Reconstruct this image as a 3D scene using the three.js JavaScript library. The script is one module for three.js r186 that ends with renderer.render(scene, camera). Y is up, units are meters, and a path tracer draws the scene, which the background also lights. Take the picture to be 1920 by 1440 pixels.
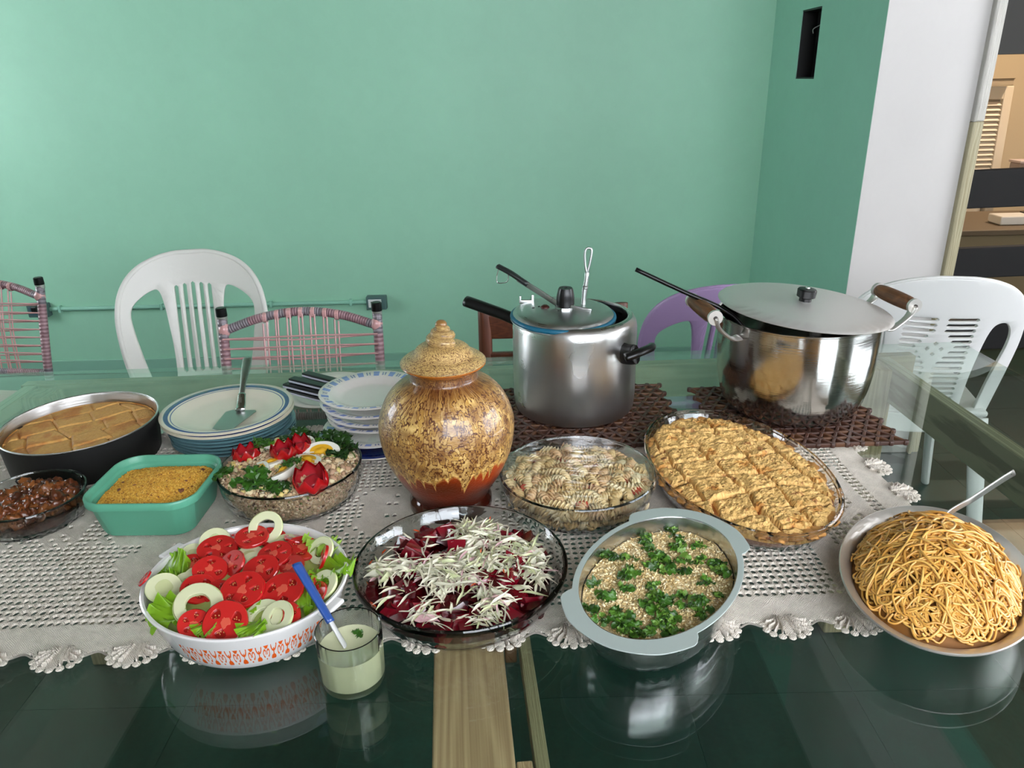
import * as THREE from 'three';
import { RoundedBoxGeometry } from 'three/addons/geometries/RoundedBoxGeometry.js';
import { mergeGeometries, mergeVertices, toCreasedNormals } from 'three/addons/utils/BufferGeometryUtils.js';
import { TessellateModifier } from 'three/addons/modifiers/TessellateModifier.js';
import { RectAreaLightUniformsLib } from 'three/addons/lights/RectAreaLightUniformsLib.js';

// ---------- camera, daylight, exposure ----------
const scene = new THREE.Scene();
const camera = new THREE.PerspectiveCamera(53.78, 4 / 3, 0.05, 60);
camera.position.set(0, 1.38, 0);
camera.rotation.set(THREE.MathUtils.degToRad(-22), 0, THREE.MathUtils.degToRad(-1.3), 'YXZ');
const renderer = new THREE.WebGLRenderer({ antialias: true });
renderer.toneMapping = THREE.LinearToneMapping;
renderer.toneMappingExposure = 1.32;
renderer.shadowMap.enabled = true;
RectAreaLightUniformsLib.init();
// an overcast sky outside the windows
const SKY = 9.0;
scene.background = new THREE.Color().setRGB(0.93, 0.98, 1.06).multiplyScalar(SKY);

// ---------- helpers ----------
const T = 0.76;                                   // table top height
const D2R = Math.PI / 180;
function mulberry(a) { return () => { a |= 0; a = (a + 0x6d2b79f5) | 0; let t = Math.imul(a ^ (a >>> 15), 1 | a); t = (t + Math.imul(t ^ (t >>> 7), 61 | t)) ^ t; return ((t ^ (t >>> 14)) >>> 0) / 4294967296; }; }
const hash3 = (x, y, z) => { let h = Math.imul(x, 374761393) ^ Math.imul(y, 668265263) ^ Math.imul(z, 2147483647 ^ 0x5bd1e995); h = Math.imul(h ^ (h >>> 13), 1274126177); return ((h ^ (h >>> 16)) >>> 0) / 4294967296; };
const sm = (t) => t * t * (3 - 2 * t), mix = (a, b, t) => a + (b - a) * t, clamp = (x, a = 0, b = 1) => Math.min(b, Math.max(a, x));
const sstep = (a, b, x) => sm(clamp((x - a) / (b - a)));
function noise(x, y = 0, z = 0) {
  const ix = Math.floor(x), iy = Math.floor(y), iz = Math.floor(z), u = sm(x - ix), v = sm(y - iy), w = sm(z - iz);
  const n = (a, b, c) => hash3(ix + a, iy + b, iz + c);
  return mix(mix(mix(n(0, 0, 0), n(1, 0, 0), u), mix(n(0, 1, 0), n(1, 1, 0), u), v), mix(mix(n(0, 0, 1), n(1, 0, 1), u), mix(n(0, 1, 1), n(1, 1, 1), u), v), w) * 2 - 1;
}
const fbm = (x, y, z = 0, o = 4) => { let s = 0, a = 1, t = 0; for (let i = 0; i < o; i++) { s += a * noise(x, y, z + i * 7.3); t += a; a *= 0.5; x *= 2.03; y *= 2.03; z *= 2.03; } return s / t; };
// noise that repeats with period p
const pnoise = (x, y, p, s = 0) => { const ix = Math.floor(x), iy = Math.floor(y), u = sm(x - ix), v = sm(y - iy), m = (k) => ((k % p) + p) % p, n = (a, b) => hash3(m(ix + a), m(iy + b), s); return mix(mix(n(0, 0), n(1, 0), u), mix(n(0, 1), n(1, 1), u), v) * 2 - 1; };
const pfbm = (u, v, p, o = 4, s = 0) => { let r = 0, a = 1, t = 0; for (let i = 0; i < o; i++) { r += a * pnoise(u * p, v * p, p, s + i); t += a; a *= 0.5; p *= 2; } return r / t; };
function tex(w, h, fn, srgb = true, rx = 1, ry = 1) {
  const d = new Uint8Array(w * h * 4);
  for (let y = 0; y < h; y++) for (let x = 0; x < w; x++) { const c = fn((x + 0.5) / w, (y + 0.5) / h, x, y), i = (y * w + x) * 4, a = Array.isArray(c) ? c : [c, c, c]; for (let k = 0; k < 3; k++) d[i + k] = clamp(a[k]) * 255; d[i + 3] = 255; }
  const t = new THREE.DataTexture(d, w, h); t.wrapS = t.wrapT = THREE.RepeatWrapping; t.magFilter = THREE.LinearFilter; t.minFilter = THREE.LinearFilter;
  if (srgb) t.colorSpace = THREE.SRGBColorSpace; t.repeat.set(rx, ry); t.needsUpdate = true; return t;
}
const rep = (t, x, y) => { const c = t.clone(); c.repeat.set(x, y); c.needsUpdate = true; return c; };
const std = (color, roughness = 0.6, o = {}) => new THREE.MeshStandardMaterial({ color, roughness, ...o });
const phys = (color, roughness = 0.5, o = {}) => new THREE.MeshPhysicalMaterial({ color, roughness, ...o });
const used = {};
function numbered(n) { used[n] = (used[n] ?? -1) + 1; return used[n] ? `${n}_${String(used[n]).padStart(3, '0')}` : n; }
function thing(name, label, category, pos = [0, 0, 0], turn = 0, group) {
  const o = new THREE.Group(); o.name = numbered(name); o.position.set(...pos); o.rotation.y = turn; scene.add(o);
  o.userData = { label, category }; if (group) o.userData.group = group; return o;
}
function joined(list) {
  return mergeGeometries(list.map((q) => { const g = q.index ? q.toNonIndexed() : q.clone(); for (const k of Object.keys(g.attributes)) if (!['position', 'normal', 'uv'].includes(k)) g.deleteAttribute(k); if (!g.attributes.normal) g.computeVertexNormals(); if (!g.attributes.uv) g.setAttribute('uv', new THREE.Float32BufferAttribute(new Float32Array(g.attributes.position.count * 2), 2)); return g; }));
}
function obj(name, geo, mat, parent, pos, rot) {
  const m = new THREE.Mesh(Array.isArray(geo) ? joined(geo) : geo, mat);
  m.name = parent ? name : numbered(name); m.castShadow = m.receiveShadow = true; if (pos) m.position.set(...pos); if (rot) m.rotation.set(...rot); (parent ?? scene).add(m); return m;
}
function tag(o, label, category, group, kind) { o.userData.label = label; o.userData.category = category; if (group) o.userData.group = group; if (kind) o.userData.kind = kind; return o; }
function struct(name, geo, mat, pos, rot) { const o = obj(name, geo, mat, null, pos, rot); o.userData.kind = 'structure'; return o; }
function dup(root, name, label, pos, turn, group) {
  const r = root.clone(); r.name = numbered(name); scene.add(r); r.userData = { ...root.userData, label: label ?? root.userData.label }; if (group) r.userData.group = group;
  if (pos) r.position.set(...pos); if (turn !== undefined) r.rotation.y = turn; return r;
}
const box = (w, h, d, x = 0, y = 0, z = 0) => { const g = new THREE.BoxGeometry(w, h, d); g.translate(x, y, z); return g; };
const rbox = (w, h, d, r, x = 0, y = 0, z = 0, s = 2) => { const g = new RoundedBoxGeometry(w, h, d, s, Math.min(r, w / 2, h / 2, d / 2)); g.translate(x, y, z); return g; };
const V = (...a) => new THREE.Vector3(...a);
const tube = (pts, r, seg = 24, rad = 8, closed = false) => new THREE.TubeGeometry(new THREE.CatmullRomCurve3(pts.map((p) => V(...p)), closed, 'centripetal'), seg, r, rad, closed);
// a capped tube whose radius may change along it
function limb(pts, rfn, seg = 24, rad = 8) {
  const c = new THREE.CatmullRomCurve3(pts.map((p) => V(...p)), false, 'centripetal'), f = c.computeFrenetFrames(seg, false), pos = [], idx = [], uv = [];
  for (let i = 0; i <= seg; i++) { const t = i / seg, p = c.getPointAt(t), r = typeof rfn === 'function' ? rfn(t) : rfn, [ra, rb] = Array.isArray(r) ? r : [r, r];
    for (let j = 0; j <= rad; j++) { const a = j / rad * 2 * Math.PI, n = f.normals[i], b = f.binormals[i]; pos.push(p.x + n.x * Math.cos(a) * ra + b.x * Math.sin(a) * rb, p.y + n.y * Math.cos(a) * ra + b.y * Math.sin(a) * rb, p.z + n.z * Math.cos(a) * ra + b.z * Math.sin(a) * rb); uv.push(j / rad, t); } }
  for (let i = 0; i < seg; i++) for (let j = 0; j < rad; j++) { const a = i * (rad + 1) + j, b = a + rad + 1; idx.push(a, b, a + 1, b, b + 1, a + 1); }
  for (const e of [0, seg]) { const p = c.getPointAt(e / seg), k = pos.length / 3; pos.push(p.x, p.y, p.z); uv.push(0.5, e / seg); for (let j = 0; j < rad; j++) { const a = e * (rad + 1) + j; e ? idx.push(a, k, a + 1) : idx.push(a, a + 1, k); } }
  return geom(pos, idx, uv);
}
function geom(pos, idx, uv) { const g = new THREE.BufferGeometry(); g.setAttribute('position', new THREE.Float32BufferAttribute(pos, 3)); if (uv) g.setAttribute('uv', new THREE.Float32BufferAttribute(uv, 2)); g.setIndex(idx); g.computeVertexNormals(); return g; }
// lathe from [radius, height] pairs, smoothed with creases
const lathe = (p, seg = 64, crease = 0.6) => toCreasedNormals(new THREE.LatheGeometry(p.map(([r, y]) => new THREE.Vector2(Math.max(r, 1e-5), y)), seg), crease);
const smoothProfile = (p, n = 60) => { const c = new THREE.SplineCurve(p.map(([r, y]) => new THREE.Vector2(r, y))); return c.getPoints(n).map((q) => [q.x, q.y]); };
const deform = (g, f) => { const p = g.attributes.position, v = V(); for (let i = 0; i < p.count; i++) { v.fromBufferAttribute(p, i); f(v, i); p.setXYZ(i, v.x, v.y, v.z); } g.computeVertexNormals(); return g; };
const blob = (r, detail, amp, freq, seed, sx = 1, sy = 1, sz = 1) => { const g = mergeVertices(new THREE.IcosahedronGeometry(r, detail).deleteAttribute('normal').deleteAttribute('uv')); return deform(g, (v) => { const k = 1 + amp * fbm(v.x / r * freq + seed, v.y / r * freq, v.z / r * freq + seed * 3, 2); v.set(v.x * k * sx, v.y * k * sy, v.z * k * sz); }); };
// height field over a disc or an oval: y = f(x, z)
function moundGeo(a, b, f, rings = 24, seg = 64) {
  const pos = [0, f(0, 0), 0], uv = [0.5, 0.5], idx = [];
  for (let i = 1; i <= rings; i++) for (let j = 0; j < seg; j++) { const t = j / seg * 2 * Math.PI, r = i / rings, x = a * r * Math.cos(t), z = b * r * Math.sin(t); pos.push(x, f(x, z), z); uv.push(x, z); }
  for (let j = 0; j < seg; j++) idx.push(0, 1 + (j + 1) % seg, 1 + j);
  for (let i = 0; i < rings - 1; i++) for (let j = 0; j < seg; j++) { const p = 1 + i * seg + j, q = 1 + i * seg + (j + 1) % seg; idx.push(p, q, p + seg, q, q + seg, p + seg); }
  return geom(pos, idx, uv);
}
function instanced(name, geo, mat, mats4, colors, parent) {
  const m = new THREE.InstancedMesh(geo, mat, mats4.length); m.name = parent ? name : numbered(name); mats4.forEach((a, i) => m.setMatrixAt(i, a));
  if (colors) colors.forEach((c, i) => m.setColorAt(i, c)); m.castShadow = m.receiveShadow = true; (parent ?? scene).add(m); m.userData.kind = 'stuff'; return m;
}
const M4 = (x, y, z, rx = 0, ry = 0, rz = 0, sx = 1, sy = sx, sz = sx) => new THREE.Matrix4().compose(V(x, y, z), new THREE.Quaternion().setFromEuler(new THREE.Euler(rx, ry, rz)), V(sx, sy, sz));
const col = (h) => new THREE.Color(h);
const jitter = (h, r, s = 0.08) => { const c = new THREE.Color(h), k = 1 + (r() - 0.5) * 2 * s; c.r *= k * (1 + (r() - 0.5) * s * 0.6); c.g *= k; c.b *= k * (1 + (r() - 0.5) * s * 0.6); return c; };
// many flat strips / prisms share this: extrude a 2D outline with a small bevel, lying in x,z with thickness in y
function slab(shape, depth, bevel = 0.001, curve = 12) { const g = new THREE.ExtrudeGeometry(shape, { depth: depth - 2 * bevel, bevelEnabled: bevel > 0, bevelThickness: bevel, bevelSize: bevel, bevelOffset: -bevel, bevelSegments: 2, curveSegments: curve }); g.rotateX(-Math.PI / 2); g.translate(0, bevel, 0); return g; }
function poly(pts) { const s = new THREE.Shape(); pts.forEach(([x, y], i) => (i ? s.lineTo(x, y) : s.moveTo(x, y))); s.closePath(); return s; }
function ringPts(a, b, n = 40, x0 = 0, y0 = 0, wob = 0, seed = 0) { return Array.from({ length: n }, (_, i) => { const t = i / n * 2 * Math.PI, k = 1 + wob * noise(Math.cos(t) * 1.7 + seed, Math.sin(t) * 1.7, seed); return [x0 + a * k * Math.cos(t), y0 + b * k * Math.sin(t)]; }); }
const pathOf = (pts) => { const p = new THREE.Path(); pts.forEach(([x, y], i) => (i ? p.lineTo(x, y) : p.moveTo(x, y))); p.closePath(); return p; };

// ---------- shared surfaces ----------
const nPaint = tex(256, 256, (u, v) => 0.5 + 0.35 * pfbm(u, v, 16, 4, 3), false);
const nFine = tex(256, 256, (u, v) => 0.5 + 0.5 * pfbm(u, v, 32, 4, 9), false);
const nScratch = tex(512, 256, (u, v) => 0.5 + 0.35 * pnoise(u * 8, v * 128, 128, 4) + 0.15 * pfbm(u, v, 16, 3, 5), false);
const woodTex = (c1, c2, seed, knots = 0) => tex(256, 512, (u, v) => {
  let d = u * 14 + 0.6 * pfbm(u, v, 4, 3, seed) * 3; let g = 0.5 + 0.5 * Math.sin(d * 2.3 + 3 * pnoise(u * 4, v * 4, 4, seed)); g = 0.55 * g + 0.45 * (0.5 + 0.5 * pnoise(u * 64, v * 4, 64, seed + 3));
  if (knots) { const k = Math.hypot((u - 0.12) * 2, (v - 0.62) * 3.2); g = mix(g, 1.4, Math.exp(-k * k * 60)); }
  return [0, 1, 2].map((i) => mix(c1[i], c2[i], clamp(g)));
});
const GLASS = phys(0xf4fbf8, 0.02, { transmission: 1, thickness: 0.004, ior: 1.5, attenuationColor: col(0xe6f3ec), attenuationDistance: 0.06 });
const GLASS_CLEAR = phys(0xffffff, 0.02, { transmission: 1, thickness: 0.004, ior: 1.48 });
const GLASS_GREY = phys(0xf2f6f6, 0.02, { transmission: 1, thickness: 0.004, ior: 1.5, attenuationColor: col(0xc9d3d0), attenuationDistance: 0.04 });
const aluminium = (c, rough, bump = 0.00012) => std(c, rough, { metalness: 1, bumpMap: rep(nScratch, 3, 3), bumpScale: bump, roughnessMap: rep(tex(128, 128, (u, v) => 0.72 + 0.28 * pfbm(u, v, 6, 4, 21), false), 2, 2) });
const ALU = aluminium(0xc9c8c6, 0.42), ALU_LID = aluminium(0xc4c3c0, 0.5), STEEL = aluminium(0xcfd0cf, 0.2, 0.00003), STEEL_MATT = aluminium(0xb6bab8, 0.5, 0.0001);
const BAKELITE = std(0x0b0b0c, 0.35);
const WHITE_PLASTIC = phys(0xdcdad3, 0.42, { bumpMap: rep(nFine, 6, 6), bumpScale: 0.0001 });
// ---------- the setting ----------
const greenTex = tex(512, 512, (u, v) => { const n = pfbm(u, v, 3, 5, 2), m = pfbm(u, v, 24, 3, 8); const k = 1 + 0.022 * n + 0.008 * m; return [0.60 * k, 0.80 * k, 0.69 * k]; });
const GREEN = std(0xffffff, 0.5, { map: greenTex, bumpMap: nPaint, bumpScale: 0.0012 });
const GREEN_SIDE = std(0xf3f8ff, 0.5, { map: greenTex, bumpMap: nPaint, bumpScale: 0.0012 });
const WHITEWALL = std(0xc3bfbb, 0.6, { bumpMap: rep(nPaint, 0.7, 0.7), bumpScale: 0.004, map: rep(tex(256, 256, (u, v) => { const k = 0.97 + 0.03 * pfbm(u, v, 3, 4, 31); return [k, k, k]; }), 1, 1) });
const CREAM = std(0xd6c6a6, 0.8, { bumpMap: rep(nPaint, 1, 1), bumpScale: 0.001 });
const CEIL = std(0xffffff, 0.8, { map: rep(woodTex([0.46, 0.40, 0.33], [0.36, 0.31, 0.25], 51), 2, 1) });
const metreUV = (g) => { const p = g.attributes.position, n = g.attributes.normal, uv = g.attributes.uv; for (let i = 0; i < p.count; i++) { const ax = Math.abs(n.getX(i)), ay = Math.abs(n.getY(i)); uv.setXY(i, ax > 0.7 ? p.getZ(i) : p.getX(i), ay > 0.7 ? p.getZ(i) : p.getY(i)); } return g; };
const wallBox = (x0, x1, y0, y1, z0, z1) => metreUV(box(x1 - x0, y1 - y0, z1 - z0, (x0 + x1) / 2, (y0 + y1) / 2, (z0 + z1) / 2));
const H = 2.8, ZB = -3.7, XP = 1.2, ZP = -2.62, XL = -3.6, XR = 3.4, ZF = 1.0;
struct('wall_back', wallBox(XL - 0.15, XP + 0.36, 0, H, ZB - 0.15, ZB), GREEN);
// the pier: green flank towards the alcove, white front; a dark box is cut into the flank
{
  const hz0 = -3.37, hz1 = -3.165, hy0 = 1.352, hy1 = 1.607, t = 0.07;
  struct('wall_pier_side', [wallBox(XP, XP + t, 0, H, ZB, hz0), wallBox(XP, XP + t, 0, H, hz1, ZP), wallBox(XP, XP + t, 0, hy0, hz0, hz1), wallBox(XP, XP + t, hy1, H, hz0, hz1)], GREEN_SIDE);
  struct('wall_pier_core', wallBox(XP + t, XP + 0.3, 0, H, ZB, ZP - 0.012), WHITEWALL);
  struct('wall_pier_front', wallBox(XP + 0.0005, XP + 0.325, 0, H, ZP - 0.012, ZP + 0.001), WHITEWALL);
  const nb = thing('meter_box', 'empty black recessed box cut into the green flank of the pier', 'wall box', [XP + 0.034, (hy0 + hy1) / 2, (hz0 + hz1) / 2]);
  const dk = std(0x060606, 0.5), hy = hy1 - hy0, hz = hz1 - hz0;
  obj('back_plate', box(0.004, hy, hz, 0.031, 0, 0), dk, nb);
  obj('casing', [box(0.06, 0.006, hz, 0, hy / 2 - 0.003, 0), box(0.06, 0.006, hz, 0, -hy / 2 + 0.003, 0), box(0.06, hy, 0.006, 0, 0, hz / 2 - 0.003), box(0.06, hy, 0.006, 0, 0, -hz / 2 + 0.003)], dk, nb);
  obj('wire', tube([[0.02, 0.12, 0.05], [-0.01, 0.105, 0.075], [0.0, 0.09, 0.06], [0.02, 0.06, 0.03]], 0.0015, 24, 6), std(0x9a9a98, 0.5), nb);
  obj('wire', tube([[0.02, 0.07, -0.04], [0.0, 0.055, -0.055], [-0.002, 0.04, -0.045]], 0.002, 16, 6), std(0xa9a9a6, 0.5), nb);
}
const jamb = woodTex([0.72, 0.69, 0.58], [0.57, 0.53, 0.40], 11);
const trimAt = (y0, y1) => [rbox(0.045, y1 - y0, 0.1, 0.006, XP + 0.348, (y0 + y1) / 2, ZP - 0.042), rbox(0.012, y1 - y0, 0.02, 0.004, XP + 0.331, (y0 + y1) / 2, ZP + 0.012)];
struct('trim_3', trimAt(1.215, H), std(0xbdb9b0, 0.45, { bumpMap: rep(nPaint, 2, 2), bumpScale: 0.004 }));
struct('trim_1', trimAt(0, 1.215), std(0xffffff, 0.55, { map: rep(jamb, 1, 2), bumpMap: rep(nPaint, 2, 2), bumpScale: 0.002 }));
struct('baseboard_back', rbox(XP - XL, 0.075, 0.012, 0.004, (XP + XL) / 2, 0.0375, ZB + 0.006), std(0x86b6a0, 0.45));
// the rest of the room, behind and beside the camera: windows to the right and behind let the day in
const win = [-2.1, 0.3, 0.9, 2.6];
struct('wall_right', [wallBox(XR, XR + 0.15, 0, win[2], ZP, ZF), wallBox(XR, XR + 0.15, win[3], H, ZP, ZF), wallBox(XR, XR + 0.15, win[2], win[3], ZP, win[0]), wallBox(XR, XR + 0.15, win[2], win[3], win[1], ZF)], WHITEWALL);
const wf = [-0.2, 2.2, 1.25, 2.68], wl = [-2.95, -1.8, 0.9, 2.3];
struct('wall_front', [wallBox(XL, XR, 0, wf[2], ZF, ZF + 0.15), wallBox(XL, XR, wf[3], H, ZF, ZF + 0.15), wallBox(XL, wf[0], wf[2], wf[3], ZF, ZF + 0.15), wallBox(wf[1], XR, wf[2], wf[3], ZF, ZF + 0.15)], WHITEWALL);
struct('wall_left', [wallBox(XL - 0.15, XL, 0, wl[2], ZB, ZF + 0.15), wallBox(XL - 0.15, XL, wl[3], H, ZB, ZF + 0.15), wallBox(XL - 0.15, XL, wl[2], wl[3], ZB, wl[0]), wallBox(XL - 0.15, XL, wl[2], wl[3], wl[1], ZF + 0.15)], GREEN);
struct('ceiling', wallBox(XL - 0.15, XR + 1.6, H, H + 0.12, -6.2, ZF + 0.15), CEIL);
// the header beam that runs on from the pier, and lighter beams under the wooden ceiling
struct('ceiling_beam', rbox(0.31, H - 2.33, ZF - ZP, 0.004, XP + 0.155, (H + 2.33) / 2, (ZF + ZP) / 2), WHITEWALL);
struct('ceiling_beam', rbox(0.1, 0.3, ZF - ZP, 0.004, XP + 0.41, 2.56, (ZF + ZP) / 2), std(0x6fa493, 0.5));
struct('ceiling_beam', rbox(0.15, H - 2.33, ZF - ZB, 0.006, -1.83, (H + 2.33) / 2, (ZF + ZB) / 2), std(0xa39c8c, 0.7));
{ // window frames with mullions, in the openings
  const wm = std(0xd8d6d0, 0.5);
  const bar = (w, h, d, x, y, z) => rbox(w, h, d, 0.006, x, y, z);
  const zc = (win[0] + win[1]) / 2, yc = (win[2] + win[3]) / 2, L = win[1] - win[0], h = win[3] - win[2];
  struct('window_1', [bar(0.06, 0.05, L, XR + 0.07, win[2] + 0.025, zc), bar(0.06, 0.05, L, XR + 0.07, win[3] - 0.025, zc), ...[0, 1 / 3, 2 / 3, 1].map((k) => bar(0.06, h, 0.045, XR + 0.07, yc, win[0] + 0.022 + k * (L - 0.044)))], wm);
  const zl = (wl[0] + wl[1]) / 2, yl = (wl[2] + wl[3]) / 2, Ll = wl[1] - wl[0], hl = wl[3] - wl[2];
  struct('window_3', [bar(0.06, 0.05, Ll, XL - 0.07, wl[2] + 0.025, zl), bar(0.06, 0.05, Ll, XL - 0.07, wl[3] - 0.025, zl), ...[0, 0.5, 1].map((k) => bar(0.06, hl, 0.045, XL - 0.07, yl, wl[0] + 0.022 + k * (Ll - 0.044)))], wm);
  const xc = (wf[0] + wf[1]) / 2, W = wf[1] - wf[0], yf = (wf[2] + wf[3]) / 2, hf = wf[3] - wf[2];
  struct('window_2', [bar(W, 0.05, 0.06, xc, wf[2] + 0.025, ZF + 0.07), bar(W, 0.05, 0.06, xc, wf[3] - 0.025, ZF + 0.07), ...[0, 0.5, 1].map((k) => bar(0.045, hf, 0.06, wf[0] + 0.022 + k * (W - 0.044), yf, ZF + 0.07))], wm);
}
// floor: dark green tiles with recessed joints
{
  const fl = struct('floor', wallBox(XL - 0.15, XR + 1.6, -0.1, -0.0012, -6.2, ZF + 0.15), std(0x1c3a32, 0.45));
  const tt = tex(256, 256, (u, v) => { const n = pfbm(u, v, 5, 5, 14), s = pnoise(u * 64, v * 64, 64, 3); const k = 1 + 0.22 * n + 0.1 * s; return [0.085 * k, 0.20 * k, 0.172 * k]; });
  const mats = [0, 1, 2].map((i) => std([0xffffff, 0xe6e6e6, 0xf2faf6][i], 0.32, { map: rep(tt, 0.9 + i * 0.2, 0.9) }));
  const S = 0.4, g = new THREE.BoxGeometry(S - 0.0014, 0.006, S - 0.0014); g.translate(0, -0.003, 0);
  const r = mulberry(5);
  for (let x = -3.4; x < 4.9; x += S) for (let z = -6.0; z < 0.8; z += S) { if (x > XP - 0.2 && x < XP + 0.5 && z > -3.8 && z < -2.6) continue; obj('tile', g, mats[Math.floor(r() * 3)], fl, [x, 0, z], [0, Math.floor(r() * 4) * Math.PI / 2, 0]); }
}
// ---------- the room beyond the doorway ----------
struct('wall_far', wallBox(XP + 0.3, XR + 1.6, 0, H, -6.2, -6.05), CREAM);
struct('wall_far_right', wallBox(XR + 1.5, XR + 1.6, 0, H, -6.05, ZP), CREAM);
struct('wall_far_left', wallBox(XP + 0.3, XP + 0.36, 0, H, -6.05, ZB - 0.15), CREAM);
struct('wall_far_front', wallBox(XR, XR + 1.6, 0, H, ZP, ZP + 0.12), CREAM);
const DARKWOOD = std(0xffffff, 0.85, { map: rep(woodTex([0.05, 0.038, 0.032], [0.025, 0.02, 0.018], 7), 1, 1) });
struct('trim_2', box(1.9, 0.75, 0.12, XP + 1.32, 1.80, -3.2), std(0x26241f, 0.7));
{
  const g = thing('board_gate', 'black wooden barrier of two wide horizontal boards across the doorway', 'gate', [2.25, 0, -2.78]);
  for (const [y, h] of [[0.985, 0.135], [0.715, 0.115], [0.43, 0.12]]) obj('board', rbox(1.36, h, 0.035, 0.006, 0, y, 0), DARKWOOD, g, null, [0, 0, 0.02]);
  obj('post', rbox(0.07, 1.12, 0.05, 0.006, 0.64, 0.56, -0.05), DARKWOOD, g);
  obj('post', rbox(0.05, 0.98, 0.05, 0.006, -0.62, 0.49, -0.05), DARKWOOD, g);
}
{
  const CR = std(0xdccdb2, 0.5), x0 = 2.70, w = 0.42, h = 1.0, z = -4.55, d = 0.03;
  const dr = thing('louvered_door', 'cream louvered cabinet door leaning in the room past the doorway', 'shutter', [x0, 0.28, z], 0.1); dr.rotation.x = -0.07;
  const f = 0.055, mid = 0.42;
  obj('frame', [rbox(f, h, d, 0.004, -w / 2 + f / 2, h / 2, 0), rbox(f, h, d, 0.004, w / 2 - f / 2, h / 2, 0), rbox(w - 2 * f, 0.07, d, 0.004, 0, h - 0.035, 0), rbox(w - 2 * f, 0.1, d, 0.004, 0, mid, 0), rbox(w - 2 * f, 0.08, d, 0.004, 0, 0.04, 0)], CR, dr);
  const n = 16, y0 = mid + 0.06, y1 = h - 0.08, sg = rbox(w - 2 * f, 0.03, 0.006, 0.002);
  for (let i = 0; i < n; i++) obj('slat', sg, CR, dr, [0, y0 + (i + 0.5) / n * (y1 - y0), 0], [-0.75, 0, 0]);
  obj('backing', box(w - 2 * f, h - 0.02, 0.004, 0, h / 2, -d / 2 + 0.003), std(0x9a8b70, 0.7), dr);
  obj('raised_panel', rbox(w - 2 * f - 0.05, mid - 0.19, 0.022, 0.01, 0, (mid - 0.01) / 2 + 0.015, 0.002), CR, dr);
  const top = thing('flat_carton', 'flat pale carton lying on top of the leaning louvered door', 'box', [x0 + 0.02, 1.2795, z - 0.075], 0.1);
  obj('carton', rbox(0.3, 0.035, 0.12, 0.003, 0, 0.02, 0), std(0xb9a688, 0.7), top); obj('flap', rbox(0.3, 0.003, 0.03, 0.001, 0, 0.039, 0.05), std(0x7d6c50, 0.8), top);
  const sh = thing('side_counter', 'dim brown counter standing behind the black barrier boards', 'counter', [3.0, 0, -3.93]);
  obj('body', rbox(1.5, 0.56, 0.5, 0.01, 0, 0.3, -0.2), std(0x8a7a5c, 0.7), sh); obj('top', rbox(1.56, 0.03, 0.56, 0.006, 0, 0.595, -0.2), std(0x6f604a, 0.6), sh);
  const pb = thing('plastic_bag', 'grey crumpled plastic bag hanging beside the louvered door', 'bag', [3.02, 0.93, z + 0.05]);
  obj('bag', blob(0.06, 4, 0.35, 2.2, 4, 0.8, 1.2, 0.7), phys(0x8a8784, 0.25), pb); obj('knot', blob(0.016, 2, 0.3, 2, 8, 1, 1.6, 1).translate(0, 0.078, 0), phys(0x8a8784, 0.3), pb);
  const yb = thing('yellow_packet', 'mustard yellow packet above the grey bag at the far wall', 'packet', [3.12, 1.1, z - 0.02]);
  obj('packet', blob(0.07, 3, 0.2, 1.6, 14, 0.8, 1.2, 0.6), std(0xa88417, 0.5), yb); obj('seal', rbox(0.08, 0.02, 0.006, 0.002, 0, 0.085, 0), std(0xb89422, 0.5), yb);
  const tb = thing('storage_tub', 'clear lidded plastic tub standing on a shelf past the doorway', 'tub', [2.96, 0.79, z + 0.1]);
  obj('tub', rbox(0.13, 0.085, 0.1, 0.012, 0, 0.043, 0), phys(0xb9a8a0, 0.2, { transmission: 0.4, thickness: 0 }), tb); obj('lid', rbox(0.14, 0.014, 0.11, 0.005, 0, 0.09, 0), std(0xcbb8b0, 0.4), tb);
  const sf = thing('wall_shelf', 'narrow cream shelf carrying the tub beside the louvered door', 'shelf', [3.0, 0.77, z + 0.08]);
  obj('board', rbox(0.26, 0.018, 0.16, 0.003), CR, sf); obj('bracket', rbox(0.02, 0.14, 0.02, 0.004, 0, -0.07, -0.05), CR, sf);
  const wt = thing('white_tray', 'white tray with a black strap lying on the dim counter behind the barrier', 'tray', [2.72, 0.6115, -4.02]);
  obj('tray', rbox(0.3, 0.045, 0.12, 0.008, 0, 0.0225, 0), std(0xe0dcd2, 0.5), wt); obj('strap', rbox(0.022, 0.05, 0.124, 0.002, 0.03, 0.025, 0), BAKELITE, wt);
  // the warm lamp of that room
  const lp = thing('ceiling_lamp', 'warm bulb hanging from the ceiling of the far room', 'lamp', [3.35, 2.35, -4.2]);
  const bulb = obj('bulb', blob(0.045, 3, 0, 1, 1, 1, 1.2, 1), new THREE.MeshStandardMaterial({ color: 0xfff0d0, emissive: 0xffe4c4, emissiveIntensity: 4 }), lp); bulb.castShadow = false;
  obj('socket', lathe([[0, 0.05], [0.02, 0.05], [0.022, 0.1], [0.012, 0.12], [0, 0.12]], 24), std(0xe5e2da, 0.5), lp); obj('cord', new THREE.CylinderGeometry(0.003, 0.003, 0.33, 8).translate(0, 0.285, 0), std(0xdddddd, 0.6), lp);
  const l = new THREE.PointLight(0xffe8d2, 7, 0, 2); l.position.set(3.35, 2.35, -4.2); l.castShadow = true; scene.add(l);
}
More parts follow.
